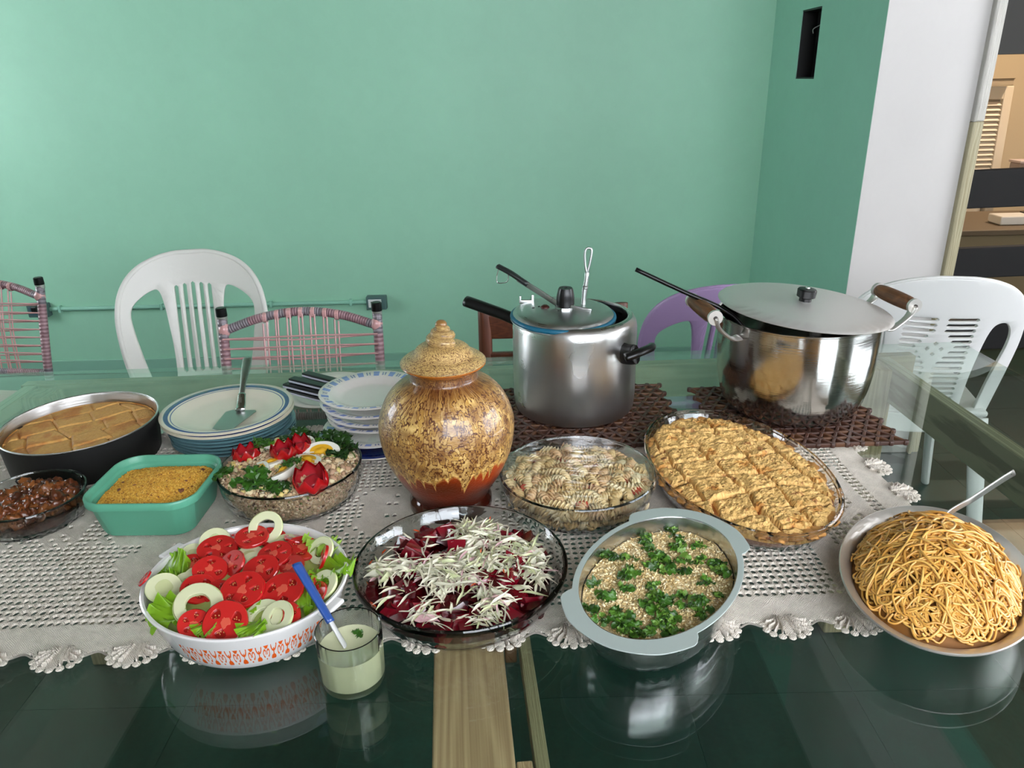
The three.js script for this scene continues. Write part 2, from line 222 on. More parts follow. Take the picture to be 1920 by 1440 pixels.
// ---------- surface conduit and sockets on the back wall ----------
{
  const pvc = std(0x8fc4ae, 0.4), gb = std(0x4d6a68, 0.45);
  const c = thing('conduit', 'thin green painted conduit running along the foot of the wall', 'conduit', [0, 0, ZB]);
  obj('pipe', new THREE.CylinderGeometry(0.0105, 0.0105, 1.6, 16).rotateZ(Math.PI / 2).translate(-1.52, 0.352, 0.012), pvc, c);
  for (const x of [-2.26, -1.75, -1.2, -0.8]) obj('clip', rbox(0.014, 0.034, 0.026, 0.003, x, 0.352, 0.013), pvc, c);
  const sock = (x, y, label, plug) => {
    const b = thing('socket_box', label, 'outlet', [x, y, ZB]);
    obj('housing', rbox(0.1, 0.068, 0.042, 0.005, 0, 0, 0.021), gb, b);
    const f = obj('face_plate', rbox(0.066, 0.042, 0.006, 0.003, -0.006, 0, 0.044), std(0xd9dcda, 0.4), b);
    for (const [sx, sy] of [[-0.022, 0.006], [-0.014, -0.006], [-0.004, 0.006], [0.004, -0.006]]) obj('slot', new THREE.CylinderGeometry(0.0042, 0.0042, 0.004, 12).rotateX(Math.PI / 2), std(0x22262a, 0.6), f, [sx, sy, 0.0475]);
    return b;
  };
  sock(-0.668, 0.352, 'grey green socket box with white face above the pink corded chair', false);
  const b2 = sock(-2.36, 0.352, 'dark socket box at the left end of the conduit behind the corded chair');
  b2.children[1].material = std(0x3d5a66, 0.4);
  obj('plug', rbox(0.03, 0.03, 0.03, 0.006, 0.005, 0.015, 0.06), BAKELITE, b2);
}
// ---------- glass table on a wooden frame ----------
const YAW = 1.73 * D2R;
const TABLE = thing('dining_table', 'long glass topped dining table on a pale wooden board frame', 'table', [-0.087, 0, -1.09], YAW);
{
  const PANE = phys(0xf1f8f4, 0.012, { transmission: 1, thickness: 0, ior: 1.52 });
  obj('glass_top', rbox(2.41, 0.01, 1.24, 0.003, 0, T - 0.005, 0), PANE, TABLE);
  const pale = woodTex([0.66, 0.60, 0.48], [0.52, 0.46, 0.35], 3), wt = woodTex([0.84, 0.69, 0.55], [0.66, 0.51, 0.39], 17, 1);
  const olive = std(0xffffff, 0.5, { map: rep(pale, 1, 1), bumpMap: rep(nPaint, 1, 3), bumpScale: 0.001 });
  const mott = std(0xffffff, 0.45, { map: rep(tex(256, 256, (u, v) => { const n = sstep(-0.1, 0.35, pfbm(u, v, 5, 4, 41)); return [mix(0.66, 0.52, n), mix(0.63, 0.49, n), mix(0.52, 0.39, n)]; }), 2, 1) });
  const plankM = std(0xffffff, 0.55, { map: rep(wt, 1, 1), bumpMap: rep(wt, 1, 1), bumpScale: 0.0006 });
  const ft = T - 0.0105;
  obj('apron', rbox(2.09, 0.085, 0.03, 0.003, 0.02, ft - 0.0425, -0.575), olive, TABLE);
  obj('apron', rbox(2.09, 0.085, 0.03, 0.003, 0.02, ft - 0.0425, 0.602), olive, TABLE);
  obj('apron', rbox(0.03, 0.085, 1.145, 0.003, 0.985, ft - 0.0425, 0.0125), mott, TABLE);
  obj('apron', rbox(0.03, 0.085, 1.145, 0.003, -1.0, ft - 0.0425, 0.0125), mott, TABLE);
  for (const [x, z] of [[0.945, -0.52], [-0.96, -0.52], [0.945, 0.55], [-0.96, 0.55]]) obj('leg', rbox(0.07, ft - 0.004, 0.07, 0.006, x, (ft - 0.004) / 2, z), olive, TABLE);
  obj('plank', rbox(0.083, 0.028, 1.14, 0.003, 0, ft - 0.0145, 0.01), plankM, TABLE, [0, 0, 0], [0, 2.6 * D2R, 0]);
  obj('batten', rbox(0.0145, 0.026, 1.14, 0.002, 0.068, ft - 0.0145, 0.01), olive, TABLE, [0, 0, 0], [0, 2.6 * D2R, 0]);
  obj('spacer_block', rbox(0.016, 0.022, 0.05, 0.002, 0.0505, ft - 0.0125, 0.56), plankM, TABLE, [0, 0, 0], [0, 2.6 * D2R, 0]);
  obj('spacer_block', rbox(0.014, 0.022, 0.07, 0.002, 0.0505, ft - 0.0125, 0.34), std(0x5a3820, 0.6), TABLE, [0, 0, 0], [0, 2.6 * D2R, 0]);
}
// ---------- crocheted runner: filet mesh with closed motifs, scalloped edge ----------
{
  const RN = thing('table_runner', 'off white crocheted runner with filet holes and scalloped edge under the dishes', 'table runner', [-0.087, T + 0.0002, -1.022], YAW);
  const ct = tex(256, 256, (u, v) => 0.5 + 0.32 * Math.sin((u * 24 + 0.5 * pnoise(u * 8, v * 8, 8, 3)) * 2 * Math.PI) * Math.sin((v * 24 + 0.5 * pnoise(u * 8, v * 8, 8, 5)) * 2 * Math.PI) + 0.25 * pfbm(u, v, 32, 3, 6), false);
  const cc = tex(256, 256, (u, v) => { const n = pfbm(u, v, 6, 4, 12) * 0.05 + pfbm(u, v, 64, 2, 13) * 0.05; return [0.845 + n, 0.81 + n, 0.76 + n]; });
  const COT = std(0xffffff, 0.92, { map: cc, bumpMap: ct, bumpScale: 0.0016 });
  const px = 0.0106, pz = 0.0117, x1 = 0.69, nz = 50, nx = 168, z0 = -nz * pz / 2;
  // i counts from the right end, j from the near edge
  const closed = (i, j) => {
    const jj = Math.min(j, nz - 1 - j);                       // mirrored across
    if (jj < 4 || i < 4) return true;
    if (i < 18 && jj >= 4) return !(i < 6 || (i >= 6 && i < 15 && jj < 18 && ((i + jj) % 9 < 7)) || (i > 7 && i < 14 && jj >= 18 && (jj + i) % 6 < 4));
    const k = ((i - 18) % 34), m = Math.abs(k - 17);
    if (jj < 7) return false;
    if (jj < 19) { const t = (jj - 7) / 11; const w = t < 0.62 ? 0.8 + t * 9.5 : 6.7 - (t - 0.62) * 6 + (m < 1.5 ? -2.2 : 0); return m <= w && jj > 7 && !(t > 0.85 && m < 1); }
    const t = jj - 19;                                           // centre: dense panels cut by ladders of holes
    if (m > 12 - t * 0.6 && m < 15) return false;
    if (t < 2) return m < 9 ? true : (i + jj) % 2 === 0;
    return !(m % 6 === 5 && t % 2 === 0) && !(m > 4 && m < 7 && t % 3 === 1);
  };
  const pos = [], idx = [], uv = [], r = mulberry(77);
  const vert = (x, y, z) => { pos.push(x, y, z); uv.push(x / 0.06, z / 0.06); return pos.length / 3 - 1; };
  const hgt = (x, z) => 0.0026 + 0.0007 * noise(x * 40, z * 40) + 0.0005 * noise(x * 170, z * 170, 4);
  const wx = (x, z) => x + 0.002 * noise(x * 14, z * 14, 2), wz = (x, z) => z + 0.0025 * noise(x * 9, z * 11, 7);
  for (let i = 0; i < nx; i++) for (let j = 0; j < nz; j++) {
    const xb = x1 - i * px, xa = xb - px, zb = -z0 - j * pz, za = zb - pz, c = closed(i, j);
    const P = (x, z, y) => vert(wx(x, z), y ?? hgt(x, z), wz(x, z));
    const q = [[xa, za], [(xa + xb) / 2, za], [xb, za], [xb, (za + zb) / 2], [xb, zb], [(xa + xb) / 2, zb], [xa, zb], [xa, (za + zb) / 2]];
    const o = q.map(([x, z]) => P(x, z));
    const cx = (xa + xb) / 2 + (r() - 0.5) * 0.001, cz = (za + zb) / 2 + (r() - 0.5) * 0.001;
    if (c) { const m = vert(wx(cx, cz), hgt(cx, cz) + 0.0011 * (r() - 0.35), wz(cx, cz)); for (let k = 0; k < 8; k++) idx.push(o[k], m, o[(k + 1) % 8]); }
    else {
      const hx = px * (0.345 + 0.04 * r()), hz = pz * (0.315 + 0.05 * r());
      const ring = (f, y) => q.map(([x, z], k) => { const a = Math.atan2(z - (za + zb) / 2, x - (xa + xb) / 2); return vert(wx(cx, cz) + Math.cos(a) * hx * f, y, wz(cx, cz) + Math.sin(a) * hz * f * 1.1); });
      const t = ring(1.22, hgt(cx, cz) + 0.0004), b = ring(1.0, 0.0002);
      for (let k = 0; k < 8; k++) { const n = (k + 1) % 8; idx.push(o[k], t[k], o[n], o[n], t[k], t[n], t[k], b[k], t[n], t[n], b[k], b[n]); }
    }
  }
  // the cut edge
  for (let i = 0; i < nx; i++) { const xb = x1 - i * px; for (const [z, s] of [[-z0, 1], [z0, -1]]) { const a = vert(wx(xb, z), hgt(xb, z), wz(xb, z)), b = vert(wx(xb - px, z), hgt(xb - px, z), wz(xb - px, z)), a2 = vert(wx(xb, z), 0, wz(xb, z)), b2 = vert(wx(xb - px, z), 0, wz(xb - px, z)); idx.push(a, b, a2, b, b2, a2); } }
  obj('filet_mesh', geom(pos, idx, uv), COT, RN);
  // scalloped shells: a fan of stitches ending in small loops
  const fan = (seed) => {
    const g = [], n = 9, R = 0.036, rr = mulberry(seed);
    for (let k = 0; k < n; k++) { const a = Math.PI * (0.08 + 0.84 * k / (n - 1)), s = 0.72 + 0.28 * Math.sin(a), ca = Math.cos(a), sa = Math.sin(a);
      g.push(limb([[ca * 0.012, 0.0014, -0.004], [ca * R * 0.5 * s, 0.0019 + 0.0006 * rr(), sa * R * 0.42], [ca * R * 0.9 * s, 0.0016, sa * R * 0.8]], (t) => [0.005 + 0.0016 * t * t, 0.0011], 8, 6));
      g.push(blob(0.0048, 2, 0.15, 2, k + seed, 1, 0.42, 1).translate(ca * R * 0.98 * s, 0.0018, sa * R * 0.88)); }
    g.push(slab(poly([[-0.043, 0.004], [0.043, 0.004], [0.03, -0.008], [0.026, -0.016], [-0.026, -0.016], [-0.03, -0.008]]), 0.0018, 0.0005)); const out = joined(g);
    const p = out.attributes.position; for (let i = 0; i < p.count; i++) out.attributes.uv.setXY(i, p.getX(i) / 0.06, p.getZ(i) / 0.06); return out;
  };
  const fans = [fan(3), fan(19), fan(40)];
  const edge = -z0, pitch = 0.0862;
  for (let k = 0; k < 21; k++) { const x = x1 - 0.03 - k * pitch; for (const s of [1, -1]) { obj('scallop', fans[(k + (s > 0 ? 0 : 1)) % 3], COT, RN, [x, 0.0002, s * (edge - 0.004) + wz(x, s * edge) - s * edge], [0, s > 0 ? 0 : Math.PI, 0]); obj('edge_chain', tube([[pitch / 2 - 0.03, 0.002, 0.01], [0, 0.002, 0.0035], [-pitch / 2 + 0.03, 0.002, 0.01]], 0.0012, 12, 6), COT, RN, [x - pitch / 2, 0.0003, s * (edge - 0.001)], [0, s > 0 ? 0 : Math.PI, 0]); } }
  for (let k = 0; k < 7; k++) { const z = -edge + 0.04 + k * 0.0862; obj('scallop', fans[k % 3], COT, RN, [x1 - 0.004, 0.0002, z], [0, Math.PI / 2, 0]); }
}
// ---------- two wooden trivets: short sticks linked in a lattice ----------
function trivet(label, cx, cz, w, d, turn, potX, potZ, potR, seed) {
  const t = thing('trivet', label, 'trivet', [cx, T + 0.0045, cz], turn, 'wooden lattice trivets under the pots');
  const E = 0.0262, hy = E * 0.866, r = mulberry(seed), nodes = [], rows = Math.round(d / hy), cols = Math.round(w / E);
  const M = [std(0x4a2c1e, 0.5), std(0x3d2318, 0.5), std(0x57361f, 0.52)];
  const stick = rbox(E * 0.7, 0.008, 0.0062, 0.002, 0, 0.004, 0, 2), bead = lathe([[0, 0], [0.0046, 0], [0.0056, 0.002], [0.0056, 0.006], [0.0046, 0.0085], [0, 0.0085]], 10);
  const inside = (i, j) => j >= 0 && j <= rows && i >= 0 && i <= cols - (j % 2);
  const P = (i, j) => [(i + (j % 2) * 0.5 - cols / 2) * E, (j - rows / 2) * hy];
  const far = (x, z) => { const c = Math.cos(turn), s = Math.sin(turn), wx = cx + c * x + s * z, wz = cz - s * x + c * z; return Math.hypot(wx - potX, wz - potZ) > potR - 0.012; };
  const hidden = [];
  const put = (name, g, m, x, z, a) => { if (far(x, z)) obj(name, g, m, t, [x, (r() - 0.5) * 0.0006, z], [0, a, 0]); else { const h = g.clone(); h.rotateY(a); h.translate(x, 0, z); hidden.push(h); } };
  for (let j = 0; j <= rows; j++) for (let i = 0; i <= cols; i++) if (inside(i, j)) {
    const [x, z] = P(i, j); put('bead', bead, M[1], x, z, 0);
    const nb = j % 2 ? [[i + 1, j], [i, j + 1], [i + 1, j + 1]] : [[i + 1, j], [i, j + 1], [i - 1, j + 1]];
    for (const [a, b] of nb) if (inside(a, b)) { const [x2, z2] = P(a, b); put('stick', stick, M[Math.floor(r() * 3)], (x + x2) / 2, (z + z2) / 2, -Math.atan2(z2 - z, x2 - x)); }
  }
  const hm = obj('covered_sticks', hidden, M[1], t); hm.userData.kind = 'stuff';
}
trivet('brown wooden lattice trivet under the pressure cooker', 0.146, -1.345, 0.33, 0.265, 0.03, 0.122, -1.383, 0.118, 4);
trivet('brown wooden lattice trivet under the big lidded pot', 0.532, -1.328, 0.325, 0.27, 0.03, 0.5387, -1.3555, 0.125, 9);
// ---------- pressure cooker ----------
const onTriv = T + 0.0132;
{
  const c = thing('pressure_cooker', 'tall dented aluminium pressure cooker with black handles and blue gasket under its lid', 'pressure cooker', [0.122, onTriv, -1.383]);
  const b = lathe([[0, 0], [0.106, 0], [0.113, 0.003], [0.1165, 0.01], [0.1185, 0.03], [0.1187, 0.10], [0.1183, 0.168], [0.1165, 0.178], [0.1125, 0.186], [0.106, 0.1905], [0.1015, 0.191], [0.1, 0.189], [0.1, 0.186], [0.1035, 0.182], [0.112, 0.172], [0.1145, 0.16], [0.1145, 0.012], [0.104, 0.006], [0, 0.006]], 96, 0.7);
  deform(b, (v) => { if (v.y > 0.02 && v.y < 0.17) { const a = Math.atan2(v.z, v.x), k = 1 + 0.0008 * noise(a * 2.2, v.y * 14, 3) * sstep(0.02, 0.06, v.y) * (1 - sstep(0.14, 0.17, v.y)); v.x *= k; v.z *= k; } });
  obj('body', toCreasedNormals(b, 0.6), ALU, c);
  // long handle towards the wall, on the left
  const d = V(-0.9, 0, -0.436).normalize();
  const h = obj('long_handle', limb([[d.x * 0.112, 0.158, d.z * 0.112], [d.x * 0.14, 0.168, d.z * 0.14], [d.x * 0.19, 0.18, d.z * 0.19], [d.x * 0.235, 0.19, d.z * 0.235]], (t) => [0.011, 0.0125 + 0.002 * t], 16, 12), BAKELITE, c);
  obj('bracket', rbox(0.03, 0.02, 0.02, 0.003, d.x * 0.114, 0.158, d.z * 0.114), STEEL, c);
  // short handle
  const s = V(0.70, 0, 0.71).normalize(), sp = (r, y, o = 0) => [s.x * r + s.z * o, y, s.z * r - s.x * o];
  const sh = obj('side_handle', [limb([sp(0.114, 0.137), sp(0.13, 0.138), sp(0.145, 0.142)], (t) => [0.021 - 0.003 * t, 0.0125], 8, 10), limb([sp(0.14, 0.141, -0.026), sp(0.15, 0.146, -0.014), sp(0.156, 0.149, 0.004), sp(0.156, 0.149, 0.026), sp(0.148, 0.146, 0.044)], (t) => [0.0115 - 0.003 * t, 0.0075], 16, 10)], BAKELITE, c);
  obj('screw', new THREE.CylinderGeometry(0.003, 0.003, 0.004, 12).rotateX(Math.PI / 2), STEEL, sh, sp(0.152, 0.151, -0.01));
  // lid, set off centre and a little askew
  const lid = new THREE.Group(); lid.name = 'lid'; lid.position.set(-0.0225, 0.193, 0.008); lid.rotation.set(0.03, 0, -0.015); c.add(lid);
  obj('lid_plate', lathe([[0, 0.0105], [0.03, 0.0105], [0.07, 0.008], [0.085, 0.0065], [0.0925, 0.004], [0.095, 0.0005], [0.093, -0.002], [0.0, -0.002]], 72, 0.7), STEEL_MATT, lid);
  obj('gasket', new THREE.TorusGeometry(0.0955, 0.0048, 10, 80).rotateX(Math.PI / 2).translate(0, -0.0045, 0), std(0x155c76, 0.45), lid);
  obj('lower_flange', lathe([[0.08, -0.008], [0.0985, -0.008], [0.0995, -0.0095], [0.0985, -0.011], [0.08, -0.011]], 72), STEEL_MATT, lid);
  obj('weight_valve', lathe([[0, 0.0105], [0.0165, 0.012], [0.0172, 0.02], [0.0165, 0.034], [0.014, 0.046], [0.0125, 0.0485], [0.004, 0.0488], [0.0036, 0.046], [0, 0.046]], 32, 0.5), BAKELITE, lid, [0.004, 0, -0.004]);
  obj('valve_collar', lathe([[0, 0.009], [0.02, 0.009], [0.0195, 0.014], [0.016, 0.0155], [0, 0.0155]], 32), STEEL, lid, [0.004, 0, -0.004]);
  obj('safety_plug', lathe([[0, 0.009], [0.0085, 0.009], [0.008, 0.0125], [0.004, 0.0155], [0, 0.016]], 20), std(0x3a120c, 0.4), lid, [-0.034, 0, -0.004]);
  obj('rivet', blob(0.0028, 2, 0, 1, 1, 1, 0.5, 1), std(0x22211f, 0.5), lid, [-0.056, 0.0088, -0.006]);
  obj('rivet', blob(0.0024, 2, 0, 1, 1, 1, 0.5, 1), std(0x22211f, 0.5), lid, [-0.045, 0.0098, -0.012]);
  const arm = obj('lever_arm', [limb([[0.05, 0.0095, 0.022], [0.02, 0.0135, 0.012], [-0.005, 0.016, 0.0], [-0.045, 0.036, -0.02], [-0.085, 0.056, -0.042]], (t) => [0.0058, 0.0016], 20, 8)], STEEL_MATT, lid);
  obj('lever_grip', limb([[-0.066, 0.047, -0.032], [-0.078, 0.054, -0.038], [-0.1, 0.066, -0.05], [-0.122, 0.075, -0.062]], (t) => [0.0075 + 0.0035 * sstep(0.1, 0.5, t), 0.0052], 12, 8), std(0x1d2120, 0.4), arm);
  obj('wire_loop', tube([[-0.121, 0.072, -0.06], [-0.125, 0.055, -0.062], [-0.124, 0.043, -0.062], [-0.112, 0.044, -0.056], [-0.104, 0.05, -0.05], [-0.103, 0.066, -0.05]], 0.0011, 24, 6), STEEL, arm);
  obj('latch_hook', [rbox(0.026, 0.007, 0.008, 0.002, -0.068, 0.0085, -0.05), rbox(0.004, 0.015, 0.008, 0.001, -0.08, 0.0125, -0.05), rbox(0.005, 0.017, 0.008, 0.001, -0.056, 0.0135, -0.05)], STEEL, lid);
}
{ // serving spoon standing in the cooker behind the lid
  const s = thing('serving_spoon', 'steel spoon handle standing upright out of the pressure cooker', 'spoon', [0.139, onTriv, -1.392]);
  const st = STEEL_MATT;
  obj('handle', [limb([[0.004, 0.03, 0.01], [0.004, 0.12, 0.0], [0.001, 0.2, -0.008], [0.004, 0.232, -0.012], [0.006, 0.243, -0.013], [0.008, 0.262, -0.016]], (t) => [0.0052 - 0.0012 * t + 0.0012 * Math.exp(-(((t - 0.86) / 0.03) ** 2)), 0.0042 - 0.001 * t], 30, 10),
    limb([[0.008, 0.26, -0.016], [0.0045, 0.276, -0.018], [0.0045, 0.303, -0.02], [0.0085, 0.3075, -0.021], [0.0155, 0.306, -0.021], [0.016, 0.298, -0.02], [0.013, 0.28, -0.018], [0.0085, 0.262, -0.016]], 0.0024, 40, 8)], st, s);
  obj('ferrule', lathe([[0.0032, 0], [0.0052, 0.002], [0.0052, 0.005], [0.0032, 0.007]], 16).translate(0.0045, 0.231, -0.012), st, s);
  obj('bowl', blob(0.03, 3, 0, 1, 1, 0.7, 1, 0.3), st, s, [0.004, 0.03, 0.012]);
}
// ---------- big pot ----------
{
  const c = thing('stock_pot', 'wide shiny aluminium pot with wooden handles and a tilted lid', 'pot', [0.5387, onTriv, -1.3555]);
  const outer = smoothProfile([[0.100, 0], [0.113, 0.006], [0.1275, 0.025], [0.1365, 0.055], [0.1425, 0.10], [0.1448, 0.15], [0.1455, 0.186]], 30);
  obj('body', lathe([[0, 0.0005], [0.09, 0.0], ...outer, [0.1485, 0.188], [0.1488, 0.190], [0.1465, 0.191], [0.1435, 0.189], [0.1418, 0.14], [0.135, 0.06], [0.12, 0.02], [0.09, 0.008], [0, 0.008]], 96, 0.6), std(0xc9c7c4, 0.2, { metalness: 1, bumpMap: rep(nScratch, 4, 3), bumpScale: 0.00008, roughnessMap: rep(tex(128, 128, (u, v) => 0.75 + 0.35 * pfbm(u, v, 5, 4, 27), false), 2, 2) }), c);
  const brk = std(0xd6d2cc, 0.35, { metalness: 0.7 }), gw = std(0xffffff, 0.55, { map: rep(woodTex([0.47, 0.30, 0.17], [0.30, 0.18, 0.095], 23), 1, 1) });
  for (const [ang, far] of [[Math.PI * 1.0, 0.192], [0, 0.194]]) {
    const g = new THREE.Group(); g.name = 'handle'; g.rotation.y = ang + 0.12; c.add(g);
    const w = 0.056, y = 0.208, x = far - 0.005;
    for (const s of [1, -1]) {
      obj('arm', limb([[0.138, 0.168, s * w * 0.98], [0.15, 0.166, s * w], [0.166, 0.176, s * (w + 0.002)], [x - 0.006, 0.192, s * (w + 0.001)], [x, y, s * w]], (t) => [0.0145 - 0.006 * Math.sin(t * Math.PI), 0.0035], 16, 10), brk, g);
      obj('arm_end', new THREE.CylinderGeometry(0.0135, 0.0135, 0.006, 24).rotateX(Math.PI / 2), brk, g, [x, y, s * (w + 0.001)]);
      obj('rivet', new THREE.CylinderGeometry(0.0036, 0.0036, 0.004, 12).rotateX(Math.PI / 2), std(0x2a211b, 0.5), g, [x, y, s * (w + 0.0045)]);
    }
    obj('grip', new THREE.LatheGeometry(smoothProfile([[0.0115, -0.053], [0.0135, -0.035], [0.0142, 0], [0.0135, 0.035], [0.0115, 0.053]], 20).map(([r, h]) => new THREE.Vector2(r, h)), 24).rotateX(Math.PI / 2), gw, g, [x, y, 0]);
  }
  const lid = new THREE.Group(); lid.name = 'lid'; lid.position.set(0.004, 0.206, 0.008); lid.rotation.set(0.02, 0, -0.085); c.add(lid);
  obj('lid_plate', lathe([[0, 0.0085], [0.06, 0.0075], [0.12, 0.0045], [0.148, 0.0015], [0.1535, -0.0005], [0.155, -0.002], [0.1535, -0.0032], [0.148, -0.0015], [0, -0.002]], 96, 0.7), std(0xd6d4d0, 0.42, { metalness: 0.72, bumpMap: rep(nScratch, 2, 2), bumpScale: 0.00006 }), lid);
  obj('knob', lathe([[0, 0.008], [0.011, 0.008], [0.011, 0.014], [0.0165, 0.017], [0.0172, 0.029], [0.0155, 0.0315], [0.004, 0.033], [0, 0.033]], 32, 0.5), BAKELITE, lid);
  obj('knob_screw', lathe([[0, 0.033], [0.004, 0.033], [0.0035, 0.0345], [0, 0.035]], 16), STEEL, lid);
}
{
  const l = thing('ladle', 'black ladle handle sticking out from under the big pot lid', 'ladle', [0.387, onTriv, -1.342]);
  obj('handle', limb([[0.10, 0.09, 0.02], [0.03, 0.185, 0.004], [-0.0, 0.206, -0.002], [-0.06, 0.231, -0.018], [-0.152, 0.272, -0.042]], (t) => [0.0068, 0.0042], 30, 10), BAKELITE, l);
  obj('bowl', lathe([[0, -0.03], [0.025, -0.024], [0.04, 0.0], [0.038, 0.0], [0.024, -0.022], [0, -0.028]], 32), BAKELITE, l, [0.125, 0.075, 0.025]);
}
// ---------- glazed ceramic jar ----------
{
  const j = thing('ginger_jar', 'lidded amber ceramic jar with cream drip glaze in the middle of the table', 'jar', [-0.0995, T + 0.0035, -1.035]);
  const prof = smoothProfile([[0.0575, 0.021], [0.0625, 0.031], [0.0785, 0.0567], [0.0910, 0.0826], [0.0985, 0.1081], [0.1015, 0.1331], [0.0995, 0.1535], [0.0885, 0.1812], [0.0715, 0.2005], [0.0545, 0.2095], [0.0495, 0.2135], [0.0488, 0.222], [0.0505, 0.228]], 70);
  const W = 2048, Hh = 1024;
  // running glaze: cream over amber, in vertical drips that end in points
  const y0 = 0.021, y1 = 0.228;
  const glaze = tex(W, Hh, (u, v) => {
    const y = y0 + v * (y1 - y0), n = (p, s, k = 1) => pnoise(u * p, v * p * k, p, s);
    const dp = (k, s, A) => { const q = (u * k + 0.5 * pnoise(u * k, 0.3, k, s) + k) % k, i = Math.floor(q), f = 1 - Math.abs(2 * (q - i) - 1); return A * (0.15 + 0.85 * hash3(i % k, s, 3)) * Math.pow(f, 2.6); }; const drip = 0.094 + 0.007 * pnoise(u * 9, 0, 9, 4) - Math.max(dp(15, 3, 0.05), dp(27, 8, 0.036));
    const cover = sstep(-0.005, 0.004, y - drip);
    const warp = n(20, 12, 0.4), f = pnoise(u * 170 + warp * 1.6, v * 34 + warp * 1.5, 170, 21) * 0.62 + pnoise(u * 320 + warp * 2, v * 70, 320, 8) * 0.38;
    const cells = Math.abs(f + 0.12 * n(36, 17, 0.6));
    let c = sstep(0.015, 0.2, cells) * (0.72 + 0.28 * n(60, 44, 0.35));                           // cream threads around brown cells
    const neck = sstep(0.196, 0.214, y); c *= 1 - 0.55 * neck;
    const dark = 0.75 + 0.25 * n(8, 31);
    const edge = Math.exp(-(((y - drip) / 0.007) ** 2)) * 0.5;
    const amber = [mix(0.42, 0.66, sstep(0.03, 0.1, y)) * dark, mix(0.12, 0.235, sstep(0.03, 0.1, y)) * dark, 0.03 * dark];
    const cream = [mix(0.68, 0.90, f * 0.5 + 0.5), mix(0.51, 0.77, f * 0.5 + 0.5), mix(0.22, 0.50, f * 0.5 + 0.5)], brown = [0.30, 0.14, 0.04];
    return [0, 1, 2].map((k) => mix(amber[k], mix(brown[k], cream[k], Math.min(1, c + edge)), cover));
  });
  const lidTex = tex(1024, 512, (u, v) => { const f = pnoise(u * 120 + 2 * pnoise(u * 16, v * 16, 16, 3), v * 40, 120, 5) * 0.6 + 0.4 * pnoise(u * 220, v * 90, 220, 7), c = sstep(0.01, 0.24, Math.abs(f)); const b = [0.36, 0.20, 0.07], w = [0.80, 0.67, 0.42]; return [0, 1, 2].map((k) => mix(b[k], w[k], c)); });
  const gz = (m) => phys(0xffffff, 0.38, { map: m, clearcoat: 0.5, clearcoatRoughness: 0.1, bumpMap: rep(nFine, 6, 6), bumpScale: 0.0007 });
  const G = gz(glaze), lat = (p, seg = 96) => { const g = new THREE.LatheGeometry(p.map(([r, y]) => new THREE.Vector2(Math.max(r, 1e-5), y)), seg); return g; };
  const body = lat(prof); { const q = body.attributes.position, uv = body.attributes.uv; for (let i = 0; i < q.count; i++) uv.setY(i, clamp((q.getY(i) - y0) / (y1 - y0), 0.002, 0.998)); }
  obj('body', body, G, j);
  const amber = phys(0x5a1a08, 0.2, { clearcoat: 0.8, clearcoatRoughness: 0.05 });
  obj('foot', lathe([[0, 0], [0.0635, 0], [0.0645, 0.006], [0.0635, 0.0145], [0.059, 0.019], [0.0565, 0.022], [0, 0.022]], 72, 0.8), phys(0x3a1008, 0.2, { clearcoat: 0.8, clearcoatRoughness: 0.05 }), j);
  const lid = obj('lid', lat(smoothProfile([[0.0605, 0.2375], [0.0625, 0.2405], [0.0600, 0.2435], [0.0545, 0.2475], [0.0465, 0.2505], [0.0425, 0.2545], [0.0375, 0.261], [0.0305, 0.2655], [0.021, 0.2675], [0.0, 0.268]], 60)), gz(lidTex), j, [0, -0.003, 0]);
  obj('rim', lathe([[0.046, 0.226], [0.052, 0.2285], [0.0595, 0.2345], [0.0624, 0.2378], [0.0612, 0.2395], [0.046, 0.2395]], 72, 0.9), phys(0xa35d17, 0.22, { clearcoat: 0.7 }), lid);
  // a twisted rope knob, coil on coil
  const coil = []; for (let i = 0; i <= 60; i++) { const t = i / 60, a = t * Math.PI * 5.2 + 0.6, r = 0.0165 * (1 - t) ** 0.8 + 0.0012; coil.push([Math.cos(a) * r, 0.2705 + t * 0.024, Math.sin(a) * r]); }
  obj('finial', [limb(coil, (t) => 0.0082 - 0.0028 * t, 150, 10), blob(0.012, 3, 0.05, 2, 5, 1, 1.6, 1).translate(0, 0.277, 0), blob(0.0085, 3, 0.1, 2, 3, 1, 0.8, 1).translate(0, 0.2955, 0)], gz(lidTex), lid);
}
// ---------- plates ----------
const CERAMIC = phys(0xe9e5da, 0.18, { clearcoat: 0.4, clearcoatRoughness: 0.05 });
function plateGeo(R, h, well = 0.62, t = 0.0035) { return lathe([[0, 0.0], [R * well * 0.8, 0], [R * well * 0.84, 0.0025], [R * well, 0.004], [R * (well + 0.12), h * 0.55], [R * 0.97, h - 0.001], [R, h + 0.0005], [R, h + 0.0022], [R * 0.985, h + 0.003], [R * (well + 0.1), h * 0.55 + t], [R * well, 0.004 + t * 0.8], [R * well * 0.85, t + 0.0015], [0, t + 0.001]], 96, 0.8); }
